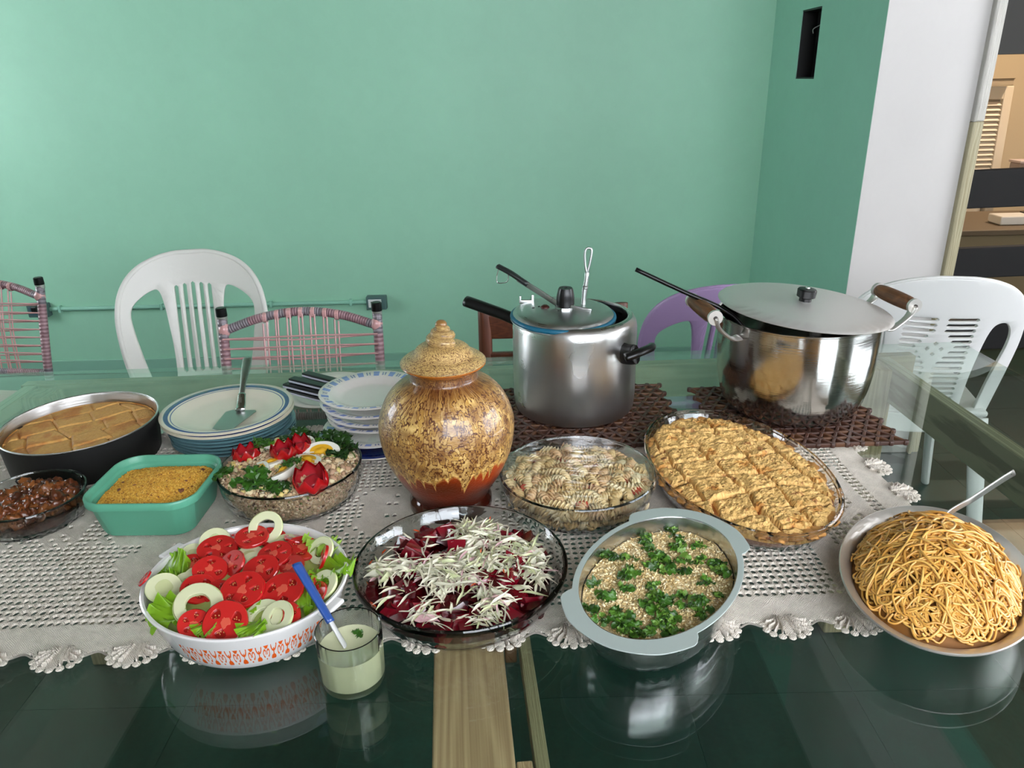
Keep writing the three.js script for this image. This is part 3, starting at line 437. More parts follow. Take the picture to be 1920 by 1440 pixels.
// uv of the plate's top: polar, u round and v along the radius
const polarUV = (g, R) => { const p = g.attributes.position, uv = g.attributes.uv; for (let i = 0; i < p.count; i++) uv.setXY(i, p.getX(i) / (2 * R) + 0.5, p.getZ(i) / (2 * R) + 0.5); return g; };
{
  const R = 0.1185;
  const band = tex(1024, 1024, (u, v) => { const r = Math.hypot(u - 0.5, v - 0.5) * 2, n = 0.012 * pfbm(u, v, 6, 3, 2); const b = (sstep(0.868, 0.874, r) - sstep(0.932, 0.938, r)) + (sstep(0.828, 0.832, r) - sstep(0.84, 0.844, r)) * 0.85; const w = [0.885 + n, 0.865 + n, 0.79 + n], bl = [0.13, 0.235, 0.50], rim = sstep(0.975, 0.985, r); return w.map((k, i) => mix(mix(k, bl[i], clamp(b)), [0.86, 0.83, 0.74][i], rim)); });
  const m = phys(0xffffff, 0.2, { map: band, clearcoat: 0.4, clearcoatRoughness: 0.05 });
  const g = polarUV(plateGeo(R, 0.014, 0.66), R);
  const blue = phys(0x6f949b, 0.1, { transmission: 0.55, thickness: 0.003, ior: 1.5, attenuationColor: col(0x3f7480), attenuationDistance: 0.01 });
  const blueS = phys(0x6f98a0, 0.12, { transmission: 0.25, thickness: 0, ior: 1.5, clearcoat: 0.6 });
  const bg = plateGeo(0.111, 0.016, 0.66, 0.003), bg2 = plateGeo(0.112, 0.016, 0.66, 0.003);
  const x = -0.5297, z = -1.293, n = 6;
  for (let k = 0; k < n; k++) { const p = thing('glass_plate', `blue grey glass plate, ${['bottom', 'second from bottom', 'third from bottom', 'fourth from bottom', 'fifth from bottom', 'topmost'][k]} of the stack under the blue rimmed plates`, 'plate', [x + 0.003 + (k < 3 ? 0.004 : 0), T + 0.0008 + k * 0.0062, z], k, 'blue grey glass plates in the left stack'); obj('plate_body', k < 3 ? bg2 : bg, blueS, p); }
  const p1 = thing('dinner_plate', 'cream plate lower of two, blue rimmed plate resting on it', 'plate', [x + 0.001, T + 0.0405, z], 0.3, 'cream plates with blue rims'); obj('plate_body', g, m, p1);
  const p2 = dup(p1, 'dinner_plate', 'cream plate with blue rim bands holding the cake server', [x, T + 0.0475, z], 1.1);
}
{ // cake server on the upper plate
  const s = thing('cake_server', 'steel cake server with flat blade lying on the blue rimmed plate', 'cake server', [-0.5, T + 0.0565, -1.24], 0);
  obj('blade', slab(poly([[-0.036, 0.052], [-0.026, 0.061], [0.02, 0.058], [0.024, 0.052], [0.008, -0.036], [0.0, -0.041], [-0.022, -0.036], [-0.031, -0.03]].map(([a, b]) => [a * 0.95, b])), 0.0016, 0.0005).rotateX(-0.05), STEEL_MATT, s);
  obj('handle', limb([[-0.006, 0.004, -0.058], [-0.011, 0.012, -0.075], [-0.015, 0.022, -0.1], [-0.024, 0.036, -0.15], [-0.031, 0.045, -0.19], [-0.034, 0.049, -0.205]], (t) => [0.0055 + 0.004 * sstep(0.3, 0.9, t), 0.003], 24, 10), STEEL_MATT, s);
  obj('neck', limb([[-0.006, 0.0025, -0.05], [-0.008, 0.006, -0.064], [-0.011, 0.012, -0.078], [-0.013, 0.018, -0.09]], (t) => [0.0092 - 0.002 * t, 0.0042], 12, 10), STEEL, s);
}
{
  const R = 0.094, x = -0.2555, z = -1.287;
  const check = tex(1024, 1024, (u, v) => {
    const a = (Math.atan2(v - 0.5, u - 0.5) / (2 * Math.PI) + 1) % 1, r = Math.hypot(u - 0.5, v - 0.5) * 2, k = a * 34, f = k % 1, odd = Math.floor(k) % 2; let b = 0;
    if (r > 0.81 && r < 0.95) { if (!odd) b = f > 0.14 && f < 0.86 ? 0.78 + 0.22 * hash3(Math.floor(k), Math.floor(r * 90), 2) : 0; else { const dx = f - 0.5, dy = (r - 0.88) / 0.045; b = (Math.abs(Math.abs(dx) - 0.18) < 0.07 && Math.abs(dy) < 1.1) || (Math.abs(dy - 0.5 * Math.sign(dx)) < 0.25 && Math.abs(dx) < 0.2) ? 0.75 : 0; } }
    const w = [0.9, 0.885, 0.86], bl = odd ? [0.33, 0.37, 0.58] : [0.47, 0.55, 0.82]; return w.map((q, i) => mix(q, bl[i], b));
  });
  const m = phys(0xffffff, 0.16, { map: check, clearcoat: 0.5, clearcoatRoughness: 0.05 });
  const g = polarUV(plateGeo(R, 0.016, 0.62), R), gw = polarUV(plateGeo(R * 1.02, 0.012, 0.62), R);
  const cobalt = phys(0x0a1f66, 0.14, { clearcoat: 0.6 });
  const bp = thing('blue_plate', 'deep blue plate with white edge, bottom of the middle stack', 'plate', [-0.252, T + 0.0034, -1.268]);
  obj('plate_body', plateGeo(0.106, 0.011, 0.66), cobalt, bp); obj('edge', new THREE.TorusGeometry(0.106, 0.0013, 8, 90).rotateX(Math.PI / 2).translate(0, 0.0125, 0), CERAMIC, bp);
  const L = ['white plate with blue check rim, bottom of the white stack on the blue plate', 'white plate with blue check rim, second from bottom of the white stack', 'white plate with blue check rim, third from bottom of the white stack', 'white plate with blue check rim, under the topmost of the white stack', 'white soup plate with blue check rim, topmost of the stack beside the jar'];
  const ys = [0.013, 0.034, 0.045, 0.061, 0.0785];
  let p0;
  ys.forEach((y, k) => { const pos = [x + [0.0, 0.007, 0.005, -0.003, -0.004][k], T + y, z + [0.006, 0, 0, 0, 0][k]]; if (!k) { p0 = thing('check_plate', L[0], 'plate', pos, 0, 'white plates with blue check rims'); obj('plate_body', gw, m, p0); } else { const p = thing('check_plate', L[k], 'plate', pos, k * 0.7, 'white plates with blue check rims'); obj('plate_body', g, m, p); } });
}
{ // a white plate behind, with table knives on it
  const p = thing('white_plate', 'plain white plate behind the middle stack carrying table knives', 'plate', [-0.385, T + 0.0008, -1.475]);
  obj('plate_body', plateGeo(0.098, 0.02, 0.6), CERAMIC, p);
  const bl = std(0x0a0a0b, 0.3), gr = std(0xb9bac6, 0.4);
  const K = [[-0.418, 0.0275, -1.425, 0.56], [-0.41, 0.0275, -1.45, 0.52], [-0.424, 0.0375, -1.432, 0.54], [-0.402, 0.0375, -1.455, 0.6], [-0.412, 0.0475, -1.436, 0.55], [-0.392, 0.0485, -1.462, 0.58]];
  const L = ['black handled knife, nearest in the bottom layer on the white plate', 'black handled knife, farther in the bottom layer on the white plate', 'black handled knife, nearest in the middle layer on the white plate', 'black handled knife, farther in the middle layer on the white plate', 'black handled knife, nearest in the top layer on the white plate', 'black handled knife, farthest in the top layer beside the check plates'];
  K.forEach(([x, y, z, a], i) => { const k = thing('table_knife', L[i], 'knife', [x, T + y, z], -a, 'knives on the white plate'); obj('handle', rbox(0.105, 0.0045, 0.0185, 0.002, 0, 0.0058, 0), bl, k); obj('handle_scale', rbox(0.105, 0.0042, 0.0188, 0.0015, 0, 0.0015, 0), gr, k); obj('blade', rbox(0.1, 0.0012, 0.016, 0.0005, 0.1, 0.003, 0), STEEL, k); });
}
// ---------- food ----------
const onCloth = T + 0.0038;
const glassBowl = (R, h, rb, th = 0.0045, curve = 0.6) => {
  const o = smoothProfile([[rb, 0.001], [mix(rb, R, 0.45), h * 0.16], [mix(rb, R, 0.8), h * 0.5], [R - 0.001, h * 0.93]], 20), i = o.map(([r, y], k) => [r - th, y + th * (1 - k / o.length) * 0.9]).reverse();
  return lathe([[0, 0], [rb - 0.004, 0], ...o, [R, h - 0.002], [R - 0.0012, h], [R - th * 0.8, h], [R - th, h - 0.002], ...i, [rb - th - 0.004, th], [0, th]], 96, 0.5);
};
// ragged flat leaf: a bent sheet, frilled at its edge
function leafGeo(L, W, frill, seed, nu = 14, nv = 22, lobes = 0) {
  const pos = [], idx = [], uv = [];
  for (let i = 0; i <= nu; i++) for (let j = 0; j <= nv; j++) {
    const t = i / nu, s = j / nv * 2 - 1, w = W * Math.pow(Math.sin(Math.PI * mix(0.12, 0.93, t)), 0.7) * (1 + (lobes ? 0.45 * Math.sin(t * Math.PI * lobes) : 0)), e = Math.abs(s) ** 1.8 + sstep(0.7, 1, t) * 0.8;
    const f = frill * e * (Math.sin(t * 19 + s * 7 + seed) + 0.8 * Math.sin(t * 41 + seed * 3 + s * 13));
    pos.push(s * w + 0.1 * frill * noise(t * 9, s * 5, seed), L * 0.22 * Math.sin(t * Math.PI * 0.9) + f + 0.35 * W * s * s * 0.5, -L / 2 + L * t + f * 0.4); uv.push(s * 0.5 + 0.5, t);
  }
  for (let i = 0; i < nu; i++) for (let j = 0; j < nv; j++) { const a = i * (nv + 1) + j, b = a + nv + 1; idx.push(a, b, a + 1, b, b + 1, a + 1); }
  return geom(pos, idx, uv);
}
const leafMat = (c, o = {}) => phys(c, 0.4, { transmission: 0.22, thickness: 0, ...o });
const PARSLEY = leafMat(0x3a6c1a), PARSLEY_DARK = leafMat(0x234a10), PARSLEY_LIGHT = leafMat(0x5d9a2c);
// a parsley sprig bit: three lobed flat leaflets
const parsGeo = (s, seed) => joined([0, 1, 2].map((k) => { const g = leafGeo(s, s * 0.42, s * 0.1, seed + k, 8, 8, 5); g.rotateX(0.2 * k); g.translate(0, 0, s * 0.5); g.rotateY((k - 1) * 1.1 + 0.3 * hash3(seed, k, 1)); return g; }));

// -- beetroot and cabbage salad in a glass pie dish --
{
  const x = -0.07, z = -0.8052;
  const b = thing('glass_dish', 'round clear glass dish holding the beetroot and cabbage salad', 'dish', [x, onCloth, z]);
  obj('bowl', lathe([[0, 0], [0.1, 0], [0.107, 0.002], [0.1185, 0.014], [0.1265, 0.029], [0.1295, 0.039], [0.1335, 0.0435], [0.1352, 0.047], [0.1352, 0.0505], [0.134, 0.052], [0.1315, 0.052], [0.1295, 0.0495], [0.1255, 0.0435], [0.1215, 0.031], [0.113, 0.016], [0.103, 0.0065], [0.098, 0.005], [0, 0.005]], 96, 0.5), GLASS_GREY, b);
  const r = mulberry(11), BE = [0x5e0311, 0x74061a, 0x45020c].map((c) => phys(c, 0.22, { clearcoat: 0.5, clearcoatRoughness: 0.15 }));
  const base = obj('beetroot_layer', moundGeo(0.1135, 0.1135, (a, c) => 0.026 - 0.012 * sstep(0.07, 0.1135, Math.hypot(a, c)) + 0.004 * noise(a * 90, c * 90, 2), 20, 64), BE[2], null, [x, onCloth, z]);
  tag(base, 'dark red layer of beetroot filling the bottom of the glass dish', 'beetroot', null);
  const G = [0, 1, 2, 3].map((k) => { const g = new THREE.BoxGeometry(0.024, 0.011, 0.017, 3, 2, 3); return deform(g, (v) => { const q = 1 - 0.35 * (v.x / 0.012 + 1) * 0.5; v.z *= q; v.y *= 0.7 + 0.5 * q; v.x += 0.003 * noise(v.x * 90, v.y * 90, v.z * 90 + k * 9); v.y += 0.003 * noise(v.z * 90, v.x * 90, k * 5); v.z += 0.003 * noise(v.y * 110, v.z * 90, k * 3 + 2); }); });
  let first;
  for (let k = 0; k < 135; k++) {
    const a = r() * 6.283, q = Math.sqrt(r()) * 0.114, s = 0.75 + 0.65 * r(), y = 0.033 - 0.013 * sstep(0.075, 0.112, q) + 0.006 * (r() - 0.4) + (q > 0.1 ? 0.004 : 0);
    let m; if (!first) { m = first = obj('beetroot_piece', G[0], BE[0]); tag(m, 'dark red cut beetroot piece in the glass dish under the cabbage', 'beetroot', 'beetroot pieces in the glass dish'); } else { m = first.clone(); m.name = numbered('beetroot_piece'); m.geometry = G[k % 4]; m.material = BE[k % 3]; scene.add(m); m.userData = { ...first.userData }; }
    m.position.set(x + Math.cos(a) * q, onCloth + y, z + Math.sin(a) * q); m.rotation.set((r() - 0.5) * 1.2, r() * 6.28, (r() - 0.5) * 1.2); m.scale.setScalar(s);
  }
  // shredded cabbage: curled flat strips
  const strip = (L, w, c, seed) => { const pos = [], idx = [], uv = [], n = 12; for (let i = 0; i <= n; i++) { const t = i / n, ww = w * Math.pow(Math.sin(Math.PI * clamp(t * 0.94 + 0.03)), 0.75) * (1 + 0.3 * noise(t * 5, seed)), a = c * (t - 0.5), R = L / (c || 1e-3), px = Math.sin(a) * R, py = (Math.cos(a) - 1) * R + 0.0015 * noise(t * 3, seed, 3), pz = 0.003 * noise(t * 2.2, seed, 8); const tw = 0.9 * noise(t * 2, seed, 5); for (const s of [-1, -0.3, 0.3, 1]) { pos.push(px, py + Math.sin(tw) * s * ww + 0.0008 * Math.abs(s), pz + Math.cos(tw) * s * ww); uv.push(t, s); } } for (let i = 0; i < n; i++) for (let s = 0; s < 3; s++) { const q = i * 4 + s; idx.push(q, q + 4, q + 1, q + 4, q + 5, q + 1); } return geom(pos, idx, uv); };
  const CAB = phys(0xffffff, 0.42, { transmission: 0.12, thickness: 0 });
  const cab = new THREE.Group(); cab.name = 'shredded_cabbage'; scene.add(cab); cab.position.set(x, onCloth, z);
  cab.userData = { label: 'pale shredded cabbage scattered over the beetroot in the glass dish', category: 'cabbage', kind: 'stuff' };
  const bare = [[-0.055, -0.055, 0.05], [-0.075, 0.055, 0.042], [0.0, 0.078, 0.03], [0.062, 0.035, 0.03], [0.07, -0.075, 0.028], [0.03, 0.02, 0.016], [-0.03, -0.088, 0.022], [0.085, 0.07, 0.024]];
  [[0.034, 0.0017, 0.35], [0.03, 0.0026, 0.6], [0.046, 0.0016, 0.5], [0.032, 0.0044, 0.9], [0.022, 0.0016, 0.2]].forEach(([L, w, c], v) => {
    const ms = [], cs = []; const n = [280, 170, 130, 48, 230][v];
    for (let k = 0; k < n; k++) { let px, pz, t = 0; do { const a = r() * 6.283, q = Math.sqrt(r()) * 0.108; px = Math.cos(a) * q; pz = Math.sin(a) * q; t++; } while (t < 30 && bare.some(([bx, bz, br]) => Math.hypot(px - bx, pz - bz) < br) && r() < 0.93);
      const q = Math.hypot(px, pz); ms.push(M4(px, 0.0425 + 0.012 * r() * r() - 0.006 * sstep(0.08, 0.108, q), pz, (r() - 0.5) * 0.7, r() * 6.28, (r() - 0.5) * 0.6, 0.7 + 0.6 * r()));
      const u = r(); cs.push(u < 0.1 ? jitter(0xc9a3a5, r, 0.1) : u < 0.32 ? jitter(0xc3c89c, r, 0.12) : jitter(0xd8d4bd, r, 0.1)); }
    instanced('cabbage_strip', strip(L, w, c, v * 7 + 1), CAB, ms, cs, cab);
  });
  const car = phys(0xd2521c, 0.4), ms = []; for (const [a, q, y] of [[3.35, 0.122, 0.034], [3.6, 0.12, 0.03], [3.05, 0.118, 0.026], [2.75, 0.116, 0.022], [4.1, 0.12, 0.034], [5.6, 0.03, 0.05], [0.4, 0.06, 0.05], [5.0, 0.122, 0.036], [1.2, 0.05, 0.05]]) ms.push(M4(Math.cos(a) * q, y, Math.sin(a) * q, r() * 2, r() * 6, r() * 2, 0.8));
  instanced('carrot_shred', strip(0.016, 0.0012, 1, 40), car, ms, null, cab);
}
// -- tumbler of lime dressing --
{
  const x = -0.184, z = -0.6643;
  const g = thing('tumbler', 'short clear tumbler of cloudy lime dressing in front of the tomato dish', 'glass', [x, T + 0.0006, z]);
  obj('glass_wall', lathe([[0, 0], [0.031, 0], [0.0335, 0.0018], [0.0348, 0.006], [0.0353, 0.03], [0.0362, 0.0675], [0.0361, 0.0692], [0.0352, 0.0699], [0.0343, 0.0692], [0.0336, 0.045], [0.0327, 0.0125], [0.0315, 0.0098], [0, 0.0092]], 72, 0.5), GLASS, g);
  const q = thing('lime_dressing', 'cloudy pale green lime dressing filling half of the tumbler', 'dressing', [x, T + 0.0006, z]);
  obj('liquid', lathe([[0, 0.0089], [0.0316, 0.0096], [0.0328, 0.0125], [0.0338, 0.044], [0.0339, 0.0468], [0.033, 0.0462], [0, 0.046]], 64, 0.6), phys(0xcfd0ab, 0.12, { clearcoat: 0.4 }), q);
  const lf = obj('herb_leaf', parsGeo(0.008, 3), PARSLEY, q, [0.004, 0.0465, -0.016], [0.2, 2.2, 0]);
  // spoon leaning on the rim
  const s = thing('dressing_spoon', 'small spoon with blue handle leaning in the tumbler', 'spoon', [x, T, z]);
  const a = V(-0.0075, 0.0485, -0.0015), d = V(-0.0205, 0.0243, -0.0195), at = (t) => [a.x + d.x * t, a.y + d.y * t, a.z + d.z * t];
  obj('handle', limb([at(0.72), at(1.3), at(2.1), at(2.78)], (t) => [0.0062 + 0.0022 * t, 0.0034], 20, 10), phys(0x1d4488, 0.3, { clearcoat: 0.3 }), s);
  obj('stem', limb([at(-0.9), at(-0.2), at(0.3), at(0.8)], (t) => [0.0044 - 0.0006 * t, 0.0018], 12, 10), std(0xd9dad8, 0.35, { metalness: 0.4 }), s);
}
// -- tomato and cucumber salad in a white oval dish --
{
  const x = -0.3275, z = -0.7684, ang = -27.5 * D2R, A = 0.1255, B = 0.1146, HH = 0.0625;
  const d = thing('oval_dish', 'white oval glass dish with orange printed band holding the tomato salad', 'dish', [x, onCloth - 0.0008, z], ang);
  const print = tex(2048, 128, (u, v) => {
    const w = [0.86, 0.85, 0.84], o = [0.88, 0.35, 0.10]; const s = Math.min(Math.abs(((u - 0.125 + 1.5) % 1) - 0.5), Math.abs(((u - 0.815 + 1.5) % 1) - 0.5) * 3);
    if (s > 0.12 || v < 0.42 || v > 0.78) return w;
    const n = 88, k = u * n, f = (k % 1) - 0.5, odd = Math.floor(k) % 2, y = (v - 0.42) / 0.36; let on = 0;
    if (odd) { on = (y < 0.42 && Math.hypot(f / 0.34, (y - 0.17) / 0.22) < 1) || (Math.abs(f) < 0.06 && y < 0.75) || (y > 0.55 && Math.abs(Math.hypot(f / 0.42, (y - 0.95) / 0.42) - 0.85) < 0.14 && y < 0.98); }
    else { const c = Math.hypot((Math.abs(f) - 0.24) / 0.2, (y - 0.52) / 0.24); on = (Math.abs(c - 0.85) < 0.22 && !(f * 0 + y < 0.45 && Math.abs(f) < 0.2)) || (Math.hypot(f / 0.1, (y - 0.12) / 0.1) < 1) || (y > 0.78 && y < 0.98 && Math.abs(f) < 0.34 * (y - 0.68) / 0.3); }
    return on ? o : w;
  });
  const oval = (g) => { g.scale(A, 1, B); g.computeVertexNormals(); return g; };
  const MILK = phys(0xd9d7d5, 0.16, { clearcoat: 0.5, clearcoatRoughness: 0.05 });
  const wall = new THREE.LatheGeometry([[0.775, 0.003], [0.83, 0.009], [0.885, 0.022], [0.945, 0.044], [0.988, 0.0605]].map(([r, y]) => new THREE.Vector2(r, y)), 128);
  obj('printed_wall', oval(wall), phys(0xffffff, 0.16, { map: print, clearcoat: 0.5, clearcoatRoughness: 0.05 }), d);
  obj('bowl', oval(lathe([[0.988, 0.0605], [1.0, 0.0618], [1.002, 0.0635], [0.988, 0.0648], [0.962, 0.0638], [0.95, 0.0605], [0.90, 0.044], [0.84, 0.022], [0.76, 0.007], [0, 0.0065]], 128, 0.8)), MILK, d);
  obj('foot', oval(lathe([[0, 0.0002], [0.7, 0.0002], [0.775, 0.003]], 128)), MILK, d);
  for (const s of [1, -1]) obj('lug', rbox(0.014, 0.006, 0.034, 0.003, s * (A + 0.004), 0.0605, 0), MILK, d);
  const bed = obj('vegetable_bed', moundGeo(A * 0.93, B * 0.93, (a, c) => 0.062 - 0.02 * ((a / A) ** 2 + (c / B) ** 2) + 0.003 * noise(a * 70, c * 70, 3), 14, 48), std(0x9aa65a, 0.5), null, [x, onCloth, z], [0, ang, 0]);
  tag(bed, 'bed of chopped greens under the tomato slices in the white dish', 'greens');
  // slices
  const SKIN = phys(0xa50c10, 0.2, { clearcoat: 0.6 }), FLESH = phys(0xb92220, 0.25, { clearcoat: 0.5, clearcoatRoughness: 0.2 }), PULP = phys(0x8c120e, 0.15, { clearcoat: 0.8 }), CORE = phys(0xcb5440, 0.35), SEED = std(0xc9884e, 0.4);
  const r = mulberry(21);
  const tomatoParts = (seed) => {
    const q = mulberry(seed), n = 3 + Math.floor(q() * 3), o = ringPts(0.0268, 0.0262, 40, 0, 0, 0.04, seed), sh = poly(o), ph = q() * 6;
    for (let k = 0; k < n; k++) { const pts = [], a0 = ph + k / n * 6.283; for (let i = 0; i < 16; i++) { const t = i / 16 * 6.283; const rr = 0.0142 + 0.0058 * Math.cos(t), aa = a0 + (0.62 / n * 2.6) * Math.sin(t) * (0.75 + 0.25 * Math.cos(t)) * (1 + 0.2 * noise(k, i * 0.5, seed)); pts.push([rr * Math.cos(aa), rr * Math.sin(aa)]); } sh.holes.push(pathOf(pts.reverse())); }
    const seeds = []; for (let k = 0; k < n * 5; k++) { const a = ph + (k % n) / n * 6.283 + (q() - 0.5) * 0.8, rr = 0.011 + 0.008 * q(); seeds.push(blob(0.001, 1, 0, 1, 1, 1, 0.5, 0.7).translate(rr * Math.cos(a), 0.0037, -rr * Math.sin(a))); }
    return { flesh: slab(sh, 0.0062, 0.0006), skin: lathe([[0.0262, 0.0004], [0.0272, 0.0012], [0.0276, 0.0032], [0.0272, 0.0052], [0.0262, 0.006], [0.0258, 0.003], [0.0262, 0.0004]], 40, 0.9).scale(1, 1, 0.98), pulp: lathe([[0, 0.0012], [0.0225, 0.0012], [0.0225, 0.0034], [0, 0.0034]], 28), core: slab(poly(ringPts(0.0072, 0.0055, 18, 0, 0, 0.5, seed)), 0.0068, 0.0004), seeds: joined(seeds) };
  };
  const TP = [3, 8, 15].map(tomatoParts), protos = TP.map((p) => { const g = new THREE.Group(); obj('flesh', p.flesh, FLESH, g); obj('skin', p.skin, SKIN, g); obj('seed_pulp', p.pulp, PULP, g); obj('core', p.core, CORE, g, [0, -0.0002, 0]); obj('seeds', p.seeds, SEED, g).userData.kind = 'stuff'; return g; });
  const where = (px, pz) => { const c = Math.cos(ang), s = Math.sin(ang), a = px - x, b = pz - z; return Math.hypot((a * c - b * s) / A, (a * s + b * c) / B); };
  // x, z, half width in the photograph (millimetres: 0.73 each), tilt about x and z, extra height, what singles it out
  const TOM = [[-0.383, -0.812, 36, 0.15, 0.12, 0.004, 'large tomato slice at the back left of the white dish'], [-0.344, -0.831, 31, 0.12, 0.05, 0.009, 'glossy tomato slice near the middle of the back row'], [-0.374, -0.849, 26, -0.3, 0.1, -0.001, 'tomato slice tucked behind the back row by the rim'], [-0.304, -0.796, 32, 0.25, -0.1, 0.003, 'tomato slice in the middle of the salad behind the spoon'], [-0.274, -0.812, 32, 0.1, 0.25, 0.002, 'tomato slice behind the tip of the blue spoon'], [-0.374, -0.762, 30, 0.3, 0.25, 0.006, 'tomato slice left of the centre of the white dish'], [-0.352, -0.776, 28, 0.6, -0.5, 0.003, 'tomato slice leaning upright at the centre of the salad'], [-0.312, -0.763, 32, 0.35, -0.05, 0.002, 'tomato slice with yellowish seeds near the dish centre'], [-0.377, -0.730, 30, 0.35, 0.3, 0.003, 'tomato slice above the big cucumber ring at the left'], [-0.320, -0.719, 38, 0.35, 0.0, 0.006, 'largest tomato slice with pale core at the front centre'], [-0.274, -0.721, 36, 0.4, -0.1, 0.004, 'large tomato slice beside the blue spoon handle'], [-0.325, -0.672, 36, 0.75, 0.05, 0.002, 'big tomato slice standing at the front rim of the dish'], [-0.361, -0.672, 25, 0.6, 0.35, 0.0, 'tomato slice at the front left rim under the cucumber ring'], [-0.406, -0.785, 28, 0.3, 0.3, -0.003, 'tomato slice half hidden beside the left lettuce leaf'], [-0.327, -0.861, 23, 0.9, 0, -0.004, 'tomato piece seen through the upright cucumber ring'], [-0.322, -0.843, 25, 0.1, 0, -0.002, 'tomato slice in front of the upright cucumber ring'], [-0.284, -0.842, 25, -0.5, 0.3, 0.0, 'tomato slice seen edge on at the back rim'], [-0.215, -0.797, 24, 0.4, -1.35, 0.004, 'tomato slice standing on edge at the right rim'], [-0.254, -0.676, 26, 0.7, -0.2, -0.003, 'tomato slice under the cucumber arc at the front rim'], [-0.28, -0.77, 29, 0.3, -0.35, 0.0, 'tomato slice tilted against the blue spoon'], [-0.447, -0.739, 15, 0.2, -0.9, 0.004, 'tomato tip poking over the left end of the dish'], [-0.352, -0.728, 26, 0.3, 0.2, -0.003, 'tomato slice half under the largest front slice'], [-0.257, -0.737, 28, 0.4, -0.4, -0.001, 'tomato slice under the spoon handle by the lettuce'], [-0.221, -0.722, 20, 0.6, -0.7, -0.002, 'small tomato slice at the right rim behind the tumbler']];
  const seat = (px, pz, lim) => { let qx = px, qz = pz - 0.014; const q = where(qx, qz); if (q > lim) { qx = x + (qx - x) * lim / q; qz = z + (qz - z) * lim / q; } return [qx, qz, Math.min(1.1, where(qx, qz))]; };
  TOM.forEach(([px, pz, w, rx, rz, dy, L], k) => {
    const [sx, sz, q] = seat(px, pz, k === 20 ? 0.95 : 0.78);
    const g = thing('tomato_slice', L, 'tomato', [sx, onCloth + 0.0605 - 0.012 * q * q + 0.03 * Math.max(0, q - 0.62) + dy + (k === 20 ? 0.008 : 0), sz], 0, 'tomato slices in the white dish');
    g.rotation.set(rx * 0.8, r() * 6.28, -rz * 0.8, 'ZXY'); g.rotation.order = 'XZY'; g.scale.setScalar(w * 0.7e-3 / 0.0272); for (const c of protos[k % 3].children) g.add(c.clone());
  });
  // cucumber rings and slices
  const CUT = phys(0xdde0b8, 0.28, { transmission: 0.25, thickness: 0, clearcoat: 0.4 }), RIND = phys(0xcdd69c, 0.35), MID = phys(0xced3a0, 0.25, { transmission: 0.3, thickness: 0, clearcoat: 0.5 });
  const ringG = slab((() => { const s = poly(ringPts(0.027, 0.0255, 40, 0, 0, 0.03, 3)); s.holes.push(pathOf(ringPts(0.0145, 0.0125, 28, 0, 0, 0.1, 9).reverse())); return s; })(), 0.006, 0.0008);
  const fullG = slab(poly(ringPts(0.0268, 0.0262, 40, 0, 0, 0.03, 5)), 0.0055, 0.0007), rindG = lathe([[0.0268, 0.0006], [0.0277, 0.003], [0.0268, 0.0054], [0.026, 0.003], [0.0268, 0.0006]], 40).scale(1, 1, 0.96), midG = slab(poly(ringPts(0.0135, 0.0125, 24, 0, 0, 0.15, 2)), 0.0061, 0.0005);
  const CUC = [[-0.331, -0.878, 33, 1.05, 0.1, 0.012, 1, 'upright cucumber ring at the back rim of the white dish'], [-0.408, -0.847, 29, 0.55, 0.35, 0.004, 0, 'pale cucumber slice at the back left rim'], [-0.42, -0.813, 26, 0.3, 0.4, -0.002, 0, 'cucumber slice at the left rim behind the lettuce'], [-0.364, -0.697, 41, 0.55, 0.2, 0.007, 1, 'big cucumber ring lying at the front left of the salad'], [-0.418, -0.73, 30, 0.4, 0.45, 0.006, 0, 'thick white cucumber piece at the left end of the dish'], [-0.239, -0.805, 27, 0.9, -0.5, 0.006, 1, 'cucumber ring on the right lettuce leaf'], [-0.287, -0.683, 34, 0.45, -0.1, -0.002, 1, 'cucumber ring at the front right under the tomato'], [-0.268, -0.678, 29, 0.6, -0.3, 0.002, 1, 'cucumber arc along the front rim of the white dish'], [-0.225, -0.734, 30, 0.5, -0.5, 0.001, 1, 'cucumber ring at the right rim by the blue handle'], [-0.339, -0.801, 27, 0.1, 0.1, -0.001, 0, 'cucumber slice under the glossy back tomato'], [-0.305, -0.825, 30, 0.15, -0.2, 0.0, 0, 'cucumber slice behind the middle tomato'], [-0.328, -0.787, 27, 0.2, 0.1, -0.002, 0, 'cucumber slice showing between the centre tomatoes'], [-0.397, -0.747, 26, 0.3, 0.3, 0.0, 0, 'cucumber slice left of the big ring'], [-0.392, -0.762, 22, 0.2, 0.2, 0.0, 0, 'small cucumber slice beside the left tomato']];
  CUC.forEach(([px, pz, w, rx, rz, dy, hole, L]) => {
    const [sx, sz, q] = seat(px, pz, 0.8);
    const g = thing('cucumber_slice', L, 'cucumber', [sx, onCloth + 0.0605 - 0.012 * q * q + 0.03 * Math.max(0, q - 0.62) + dy, sz], 0, 'cucumber slices in the white dish');
    g.rotation.set(rx * 0.8, r() * 6.28, -rz * 0.8, 'XZY'); g.scale.setScalar(w * 0.68e-3 / 0.0272);
    obj('cut_face', hole ? ringG : fullG, CUT, g); obj('rind', rindG, RIND, g); if (!hole) obj('seed_middle', midG, MID, g, [0, -0.0003, 0]);
  });
  const LG = [1, 5, 9].map((s) => leafGeo(0.05, 0.027, 0.0062, s, 44, 48)), LM = [leafMat(0x86b522, { transmission: 0.35 }), leafMat(0xa2c94a, { transmission: 0.35 }), leafMat(0x6ca01c, { transmission: 0.35 })];
